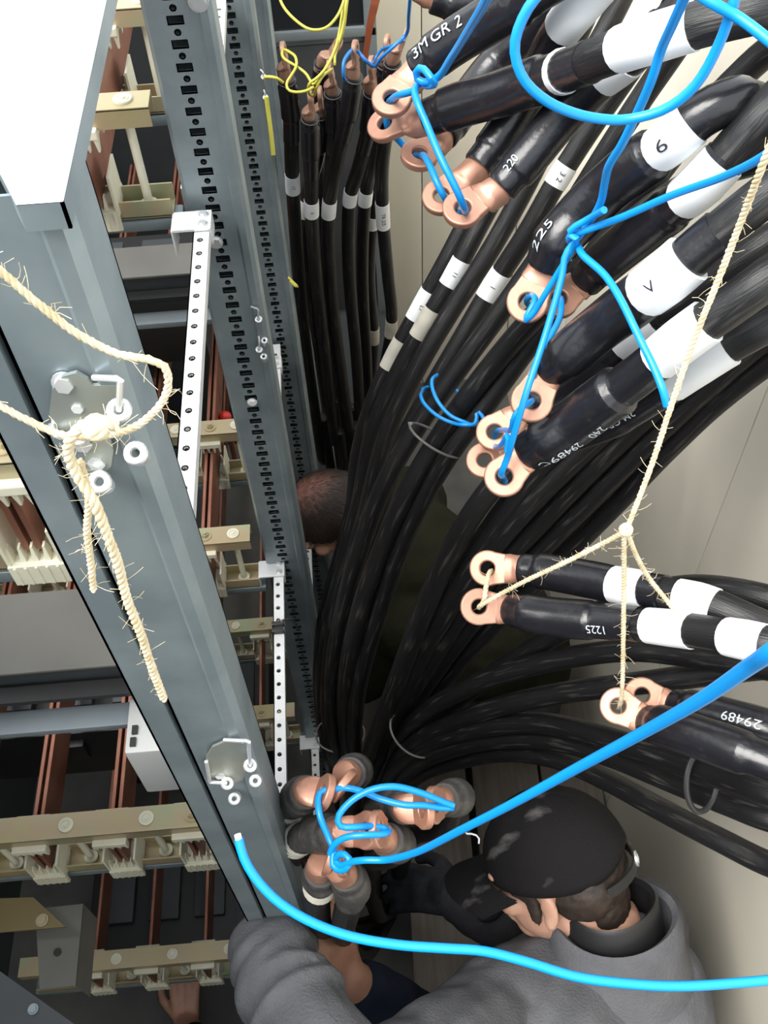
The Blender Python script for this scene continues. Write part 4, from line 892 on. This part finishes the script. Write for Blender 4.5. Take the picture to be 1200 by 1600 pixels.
def hand_into(b_, W, d, n_, side, curl=.5, s=1.0, fat=1.0):
    """W wrist, d finger direction, n_ direction the palm faces, side +1/-1 for where the thumb is"""
    d = V(d).normalized(); n_ = V(n_); n_ = (n_ - d * n_.dot(d)).normalized(); x = d.cross(n_) * side      # towards the thumb
    q = lambda a, bb, c: W + (d * a + x * bb + n_ * c) * s
    for k, bb in enumerate((.028, .010, -.010, -.027)):
        b_.capsule(q(.015, bb * .7, 0), q(.085 - .004 * abs(k - 1), bb, 0), .015 * s * fat, .0115 * s * fat)
    L = ((.042, .026, .020), (.046, .030, .021), (.043, .028, .021), (.034, .021, .018))
    for k, bb in enumerate((.030, .010, -.011, -.030)):
        p = q(.086 - .004 * abs(k - 1), bb, 0); a = curl * (.55 + .12 * k); dr = d.copy()
        spread = (.10, .02, -.06, -.14)[k]
        r0 = .0098 * fat
        for j, l in enumerate(L[k]):
            dd = (d * math.cos(a) + n_ * math.sin(a) + x * spread).normalized(); e = p + dd * l * s
            b_.capsule(p, e, r0 * s, r0 * .92 * s); p = e; a += curl * (.8, .6, .4)[j]; r0 *= .92
    p = q(.022, .026, .006); e = q(.052, .056, .016); b_.capsule(p, e, .015 * s * fat, .0115 * s * fat)
    e2 = e + (d * .8 + x * .35 + n_ * .45 * (1 + curl)).normalized() * .033 * s; b_.capsule(e, e2, .0112 * s * fat, .0100 * s * fat)
    e3 = e2 + (d * .9 - x * .15 + n_ * .5 * (1 + curl)).normalized() * .026 * s; b_.capsule(e2, e3, .0100 * s * fat, .0085 * s * fat)

# ---- person with the cap
PB = empty('person', V((.38, .12, .145)), 'person in grey fleece and black cap, bending towards the lugs', 'person')
HC = P(866, 1352, 1.46)
Rh = frame(RIGHT * -.88 + DOWN * .18 + FWD * .40, RIGHT * .28 - DOWN * .88 - FWD * .40)
nk = HC + Rh @ V((-.05, 0, -.115))
chest = V((.345, .30, .86)); belly = V((.34, .16, .68)); pelv = V((.33, .02, .52))
LS = P(775, 1590, 1.42); RS = P(995, 1455, 1.66)
LE = P(560, 1745, 1.10); LW = P(408, 1478, 1.25); LWd = P(372, 1425, 1.37)
RE = P(850, 1475, 1.88); RW = P(722, 1402, 1.72)
b_ = B(); head_into(b_, HC, Rh)
b_.capsule(nk, chest + V((0, 0, .06)), .06, .075)
b_.capsule(LS, RS, .05, .05); b_.ell(chest, (.10, .14, .14)); b_.capsule(chest, belly, .11, .11); b_.capsule(belly, pelv, .11, .12)
b_.capsule(chest, LS, .08, .055); b_.capsule(chest, RS, .08, .055)
b_.capsule(LS, LE, .05, .042); b_.capsule(LE, LW, .040, .028); b_.capsule(RS, RE, .05, .042); b_.capsule(RE, RW, .040, .028)
dL = (LWd - LW).normalized(); hand_into(b_, LW, dL, V((.9, .2, -.1)), -1, 1.1, .90)
dR = (P(640, 1385, 1.74) - RW).normalized(); hand_into(b_, RW, dR, V((0, .1, -1)), -1, .55, .94)
K = [(-.10, .10), (.14, .02)]
for k, (sx, sy) in enumerate(((.30, .22), (.18, -.12))):
    hip = pelv + V((-.02, .06 if k == 0 else -.06, -.03)); knee = V((sx - .10, sy + (.05 if k == 0 else -.02), .50)); ank = V((sx, sy - .02, .20))
    b_.capsule(hip, knee, .078, .055); b_.capsule(knee, ank, .052, .036); b_.capsule(ank, V((sx - .15, sy, .172)), .036, .028)
bake(b_, 'body', 'skin', PB, .0042, 4)
# fleece jacket
j = B(); j.ell(chest + V((.02, 0, .02)), (.115, .155, .17)); j.capsule(chest, belly, .14, .14); j.capsule(belly, pelv + V((0, 0, .03)), .14, .15)
j.capsule(LS, RS, .085, .085); j.capsule(chest, LS, .11, .085); j.capsule(chest + V((.0, .03, .02)), RS, .12, .09)
j.capsule(nk + Rh @ V((-.03, 0, -.04)), chest + V((0, 0, .05)), .060, .12)
j.capsule(P(985, 1462, 1.60), P(945, 1580, 1.53), .070, .09); j.capsule(P(900, 1540, 1.50), P(860, 1640, 1.42), .10, .12)
j.capsule(LS, LE, .078, .070); j.capsule(LE, LE.lerp(LW, .6), .070, .058); j.capsule(LE.lerp(LW, .6), LW.lerp(LE, .04), .060, .050); j.capsule(LW.lerp(LE, .2), LW.lerp(LE, .10), .056, .052)
for q_, r_ in ((.08, .050), (.17, .055), (.27, .058), (.40, .061)):
    j.torus(LW.lerp(LE, q_), (LE - LW) + V((.05 * math.sin(q_ * 40), .04, .03)), r_, .007, 24, 8)
bake(j, 'fleece_jacket', 'fleece', PB, .0055, 6, disp=.0065, dscale=11)
# collar: standing band round the neck
def collar(C, R, rx, ry, h, m, name, parent, t=.010, tilt=0, open_=0.0, flare=.012):
    b_ = B(); N = 40; secs = []
    rings = ((0, rx + flare, ry + flare), (h * .5, rx + .003, ry + .003), (h * .93, rx, ry), (h, rx - t * .4, ry - t * .4), (h * .93, rx - t, ry - t), (0, rx - t + flare * .5, ry - t + flare * .5))
    for z, a, c in rings:
        secs.append([C + R @ V((a * math.cos(2 * PI * i / N), c * math.sin(2 * PI * i / N), z + .006 * math.cos(2 * PI * i / N * 2))) for i in range(N)])
    b_.loft(secs, False); return b_.obj(name, m, parent)
cR = frame(RIGHT * -.88 + DOWN * .0 + FWD * .40, RIGHT * .02 - DOWN * .92 - FWD * .36)
collar(nk + cR @ V((-.014, 0, -.080)), cR, .098, .092, .118, 'fleece', 'collar', PB, .014)
collar(nk + cR @ V((-.006, 0, -.03)), cR, .074, .068, .092, 'black', 'undershirt_collar', PB, .010)
b_ = B(); b_.capsule(RS, RE, .078, .068); b_.capsule(RE, RW, .066, .050); bake(b_, 'sleeve', 'fleeceshade', PB, .006, 5, disp=.004, dscale=18)
b_ = B(); hand_into(b_, LW, dL, V((.9, .2, -.1)), -1, 1.1, .92, 1.22); b_.capsule(LW - dL * .02, LW + dL * .03, .038, .036); bake(b_, 'glove', 'glove', PB, .004, 4)
b_ = B(); hand_into(b_, RW, dR, V((0, .1, -1)), -1, .55, .98, 1.28); b_.capsule(RW - dR * .04, RW + dR * .03, .036, .034); bake(b_, 'glove', 'glove', PB, .004, 4)
b_ = B()
for k, (sx, sy) in enumerate(((.30, .22), (.18, -.12))):
    hip = pelv + V((-.02, .06 if k == 0 else -.06, -.03)); knee = V((sx - .10, sy + (.05 if k == 0 else -.02), .50)); ank = V((sx, sy - .02, .25))
    b_.capsule(hip, knee, .098, .072); b_.capsule(knee, ank, .070, .055)
b_.capsule(belly, pelv, .13, .145); bake(b_, 'trousers', 'jeans', PB, .008, 5)
for k, (sx, sy) in enumerate(((.30, .22), (.18, -.12))):
    b_ = B(); a = V((sx, sy - .02, .20)); b_.capsule(a, V((sx - .17, sy, .186)), .046, .040); b_.capsule(a, a + V((0, 0, .07)), .046, .05); bake(b_, 'boot', 'black', PB, .006, 4)
hq = lambda a, l, u: HC + Rh @ V((a, l, u))
# hair under the cap: sides, temples and nape
b_ = B()
for k in (-1, 1):
    b_.ell(hq(-.045, k * .052, -.012), (.050, .030, .042), Rh); b_.ell(hq(.022, k * .070, -.018), (.011, .007, .034), Rh); b_.ell(hq(.030, k * .066, .010), (.024, .012, .020), Rh)
b_.ell(hq(-.075, 0, -.010), (.034, .058, .050), Rh); b_.ell(hq(-.066, 0, -.055), (.034, .052, .050), Rh); bake(b_, 'hair', 'hair', PB, .004, 3, disp=.002, dscale=90)
# eyes
for k in (-1, 1):
    b_ = B(); b_.ell(hq(.079, k * .031, .002), (.0115, .0115, .0115)); b_.obj('eye', 'eye', PB)
    b_ = B(); b_.ell(hq(.0885, k * .031, .000), (.003, .0055, .0055), Rh); b_.obj('iris', 'iris', PB)
# cap
capE = empty('cap', hq(0, 0, .03)); setpar(capE, PB); capE['label'] = 'black cloth cap with dust smears'
b_ = B(); N, Mm = 48, 14; vs = []; fs = []
rx, ry, rz = .110, .088, .104
for jn in range(Mm + 1):
    ph = (PI * .53) * jn / Mm
    for i in range(N):
        th = 2 * PI * i / N; seam = 1 - .012 * (abs(math.cos(th * 3)) ** 12)
        x = rx * math.sin(ph) * math.cos(th); y = ry * math.sin(ph) * math.sin(th); z = rz * math.cos(ph)
        p = V((x, y, z)) * seam * (1 + .02 * noise.noise(V((x, y, z)) * 28))
        back = max(0, -math.cos(th)) ** 6
        if jn > Mm - 4: p.z += back * .022 * (jn - Mm + 4) / 4
        vs.append(hq(p.x - .006, p.y, p.z + .018))
for jn in range(Mm):
    for i in range(N): fs.append((jn * N + i, (jn + 1) * N + i, (jn + 1) * N + (i + 1) % N, jn * N + (i + 1) % N))
b_.add(vs, fs); o = b_.obj('crown', 'cap', capE, True, 80); md = o.modifiers.new('t', 'SOLIDIFY'); md.thickness = .003
b_ = B(); top, bot = [], []
NA = 20
for r_ in range(5):
    for i in range(NA + 1):
        a = -1.15 + 2.3 * i / NA; k = r_ / 4
        x = rx * math.cos(a) * (1) + .075 * k * math.cos(a * .55) ** .7; y = ry * math.sin(a) * (1 - .06 * k); z = -.010 - .018 * k - .022 * (abs(a) / 1.15) ** 2 * (.4 + .6 * k)
        top.append(hq(x - .006, y, z + .019)); bot.append(hq(x - .006, y, z + .0155))
n = len(top); fs = []
for r_ in range(4):
    for i in range(NA):
        a = r_ * (NA + 1) + i; fs += [(a, a + NA + 1, a + NA + 2, a + 1), (n + a, n + a + 1, n + a + NA + 2, n + a + NA + 1)]
rim = [4 * (NA + 1) + i for i in range(NA + 1)]
fs += [(a, n + a, n + c, c) for a, c in zip(rim, rim[1:])]
b_.add(top + bot, fs); b_.obj('brim', 'cap', capE, True, 60)
b_ = B(); b_.ell(hq(-.006, 0, .123), (.008, .008, .005), Rh); b_.obj('button', 'cap', capE)
pa = Path([hq(-.006 + rx * 1.01 * math.cos(a), ry * 1.03 * math.sin(a), -.006) for a in [PI - .75 + 1.5 * i / 10 for i in range(11)]]); b_ = B()
secs = []
for i in range(21):
    p, t, u, w_ = pa.at(pa.L * i / 20); up = Rh @ V((0, 0, 1)); out_ = (p - hq(-.006, 0, -.006)).normalized()
    secs.append([p - up * .008, p + up * .008, p + up * .008 + out_ * .003, p - up * .008 + out_ * .003])
b_.loft(secs); b_.obj('strap', 'black', capE, False)
p, t, u, w_ = pa.at(pa.L * .62); out_ = (p - hq(-.006, 0, -.006)).normalized()
b_ = B(); b_.cyl(p + out_ * .003, p + out_ * .006, .0115, 18); b_.torus(p + out_ * .006, out_, .006, .0018, 14, 6); b_.obj('buckle', 'hook', capE)
p, t, u, w_ = pa.at(pa.L * .88); b_ = B(); b_.torus(p + out_ * .006, out_, .005, .0012, 14, 6); b_.obj('ring', 'tieg', capE)
p, t, u, w_ = pa.at(pa.L * .98); b_ = B(); b_.box(p + out_ * .002, (.010, .010, .008), Rh); b_.obj('tag', 'red', capE, False)

# ---- crouching person in olive at the far end
PA = empty('person', V((.25, 1.3, 0)), 'person with thinning dark hair in olive jacket, crouching behind the cables', 'person')
HA = P(516, 806, 2.34); RA = frame((-.62, -.30, -.72), (-.55, -.10, .83))
RA = frame((-.75, -.2, -.55), (-.5, -.08, .85))
shC = V((.10, 1.38, .62)); hipC = V((.33, 1.22, .42))
nkA = HA + RA @ V((-.045, 0, -.12)); L1, R1 = shC + V((-.02, -.17, -.03)), shC + V((.02, .17, .02))
b_ = B(); head_into(b_, HA, RA, .98); b_.capsule(nkA, shC, .055, .08); b_.capsule(L1, R1, .055, .055); b_.capsule(shC, hipC, .12, .13)
e1, w1 = V((-.03, 1.18, .42)), V((-.10, 1.34, .26)); e2, w2 = V((.0, 1.62, .44)), V((-.09, 1.50, .26))
b_.capsule(L1, e1, .05, .04); b_.capsule(e1, w1, .04, .028); b_.capsule(R1, e2, .05, .04); b_.capsule(e2, w2, .04, .028)
hand_into(b_, w1, V((-.2, .6, -.5)), V((-.3, 0, -1)), 1, .6, .95); hand_into(b_, w2, V((-.2, -.6, -.5)), V((-.3, 0, -1)), -1, .6, .95)
for s, yy in ((-1, 1.10), (1, 1.42)):
    kn = V((.10, yy, .42)); an = V((.28, yy, .09)); b_.capsule(hipC + V((0, s * .09, -.05)), kn, .08, .058); b_.capsule(kn, an, .055, .036); b_.capsule(an, an + V((-.15, 0, -.045)), .036, .03)
bake(b_, 'body', 'skin', PA, .005, 4)
b_ = B(); b_.capsule(L1, R1, .095, .095); b_.capsule(shC, hipC, .165, .17); b_.capsule(nkA + V((.02, 0, -.01)), shC, .075, .12); b_.capsule(L1, e1, .078, .066); b_.capsule(e1, w1.lerp(e1, .1), .064, .046); b_.capsule(R1, e2, .078, .066); b_.capsule(e2, w2.lerp(e2, .1), .064, .046)
b_.ell((.26, 1.22, .55), (.18, .19, .16)); bake(b_, 'olive_jacket', 'olive', PA, .007, 6, disp=.006, dscale=13)
b_ = B(); b_.capsule(hipC + V((0, -.1, -.05)), hipC + V((0, .1, -.05)), .13, .13)
for s, yy in ((-1, 1.10), (1, 1.42)):
    kn = V((.10, yy, .42)); an = V((.28, yy, .12)); b_.capsule(hipC + V((0, s * .09, -.05)), kn, .10, .075); b_.capsule(kn, an, .072, .055)
bake(b_, 'trousers', 'jeans', PA, .008, 5)
for s, yy in ((-1, 1.10), (1, 1.42)):
    b_ = B(); an = V((.28, yy, .075)); b_.capsule(an, an + V((-.17, 0, -.025)), .050, .042); b_.capsule(an, an + V((0, 0, .07)), .05, .05); bake(b_, 'boot', 'black', PA, .007, 4)
hb = B(); hb.ell((-.010, 0, .032), (.104, .084, .094), None, 40, 24)
vs = [v for v in hb.v]
me = hb.mesh('hair', True)
bm = bmesh.new(); bm.from_mesh(me); bmesh.ops.remove_doubles(bm, verts=bm.verts, dist=1e-5)
bmesh.ops.delete(bm, geom=[v for v in bm.verts if (v.co.z < -.02 + max(0, v.co.x) * .9) or v.co.x > .088], context='VERTS')
for v in bm.verts: v.co *= 1 + .02 * noise.noise(v.co * 70)
bm.to_mesh(me); bm.free()
o = link('hair', me, 'scalp', None); o.matrix_world = Matrix.Translation(HA) @ RA.to_4x4(); o.parent = PA; o.matrix_parent_inverse = Matrix.Translation(-wloc(PA))
b_ = B(); rnd = random.Random(3)
for k in range(1500):
    u_ = rnd.uniform(0, 2 * PI); c_ = rnd.uniform(-.15, 1); s_ = math.sqrt(1 - c_ * c_); n_ = V((s_ * math.cos(u_), s_ * math.sin(u_), c_))
    p = V((n_.x * .104 - .01, n_.y * .084, n_.z * .094 + .032))
    if p.x > .085 or p.z < -.015 + max(0, p.x) * .9: continue
    if c_ > .86 and rnd.random() < .7: continue
    d = (V((0, 0, -1)) + V((n_.x * 1.2, n_.y * 1.2, 0)) + V((rnd.uniform(-.4, .4), rnd.uniform(-.4, .4), 0))); d = (d - n_ * d.dot(n_) * .85).normalized(); l = rnd.uniform(.012, .024)
    q = d.cross(n_).normalized() * .0006; b_.add([HA + RA @ (p - q), HA + RA @ (p + q), HA + RA @ (p + d * l + n_ * .003)], [(0, 1, 2)])
tag(b_.obj('hair_strands', 'hair', PA, False), kind='stuff')
for k in (-1, 1):
    b_ = B(); b_.ell(HA + RA @ V((.077, k * .031, .002)), (.0115, .0115, .0115)); b_.obj('eye', 'eye', PA)

# ---- person below the frame, only forearms showing
PC = empty('person', V((.12, -.35, .0)), 'person reaching in from below the frame, navy sleeve and bare hand', 'person')
S2 = P(680, 1625, 1.60); H2 = P(545, 1528, 1.44); F2 = P(512, 1462, 1.40)
sh = V((.14, -.12, .86)); S1 = sh + V((.16, .03, 0)); S3 = sh + V((-.17, .02, -.06)); hp = V((.16, -.45, .48)); HCc = V((.10, -.08, 1.10)); RC = frame((-.3, .8, -.35), (0, .35, .93))
W3 = P(291, 1598, 2.28); E3 = V((-.25, .06, .50)); F3 = P(288, 1545, 2.30)
b_ = B(); head_into(b_, HCc, RC); b_.capsule(HCc + RC @ V((-.045, 0, -.12)), sh, .055, .08); b_.capsule(S1, S3, .055, .055); b_.capsule(sh, hp, .12, .13)
b_.capsule(S1, S2, .05, .042); b_.capsule(S2, H2, .042, .029); hand_into(b_, H2, F2 - H2, V((-.7, .5, .2)), -1, .55, .98)
b_.capsule(S3, E3, .05, .042); b_.capsule(E3, W3, .042, .029); hand_into(b_, W3, F3 - W3, V((0, .1, -1)), 1, .5, .95)
for s in (-1, 1):
    kn = hp + V((-.12 * s - .0, .30, -.10)); an = kn + V((.02 * s, -.16, -.27)); b_.capsule(hp + V((-.09 * s, 0, -.02)), kn, .08, .058); b_.capsule(kn, an, .055, .036); b_.capsule(an, an + V((0, .15, -.03)), .036, .03)
bake(b_, 'body', 'skinb', PC, .0045, 4)
b_ = B(); b_.capsule(S1, S3, .085, .085); b_.capsule(sh, hp, .155, .16); b_.capsule(S1, S2, .075, .062); b_.capsule(S2, H2.lerp(S2, .18), .062, .043); b_.capsule(S3, E3, .075, .062); b_.capsule(E3, W3.lerp(E3, .12), .062, .042)
bake(b_, 'navy_jumper', 'navy', PC, .006, 5, disp=.004, dscale=16)
b_ = B(); b_.capsule(hp + V((-.1, 0, -.03)), hp + V((.1, 0, -.03)), .12, .12)
for s in (-1, 1):
    kn = hp + V((-.12 * s, .30, -.10)); an = kn + V((.02 * s, -.16, -.24)); b_.capsule(hp + V((-.09 * s, 0, -.02)), kn, .10, .075); b_.capsule(kn, an, .07, .055)
bake(b_, 'trousers', 'jeans', PC, .008, 5)
for s in (-1, 1):
    kn = hp + V((-.12 * s, .30, -.10)); an = kn + V((.02 * s, -.16, -.29)); b_ = B(); b_.capsule(an, an + V((0, .17, -.035)), .048, .042); b_.capsule(an, an + V((0, 0, .07)), .048, .05); bake(b_, 'boot', 'black', PC, .007, 4)
b_ = B(); b_.ell(HCc + RC @ V((-.02, 0, .04)), (.10, .084, .088), RC); bake(b_, 'hair', 'hair', PC, .006, 3, disp=.003, dscale=60)
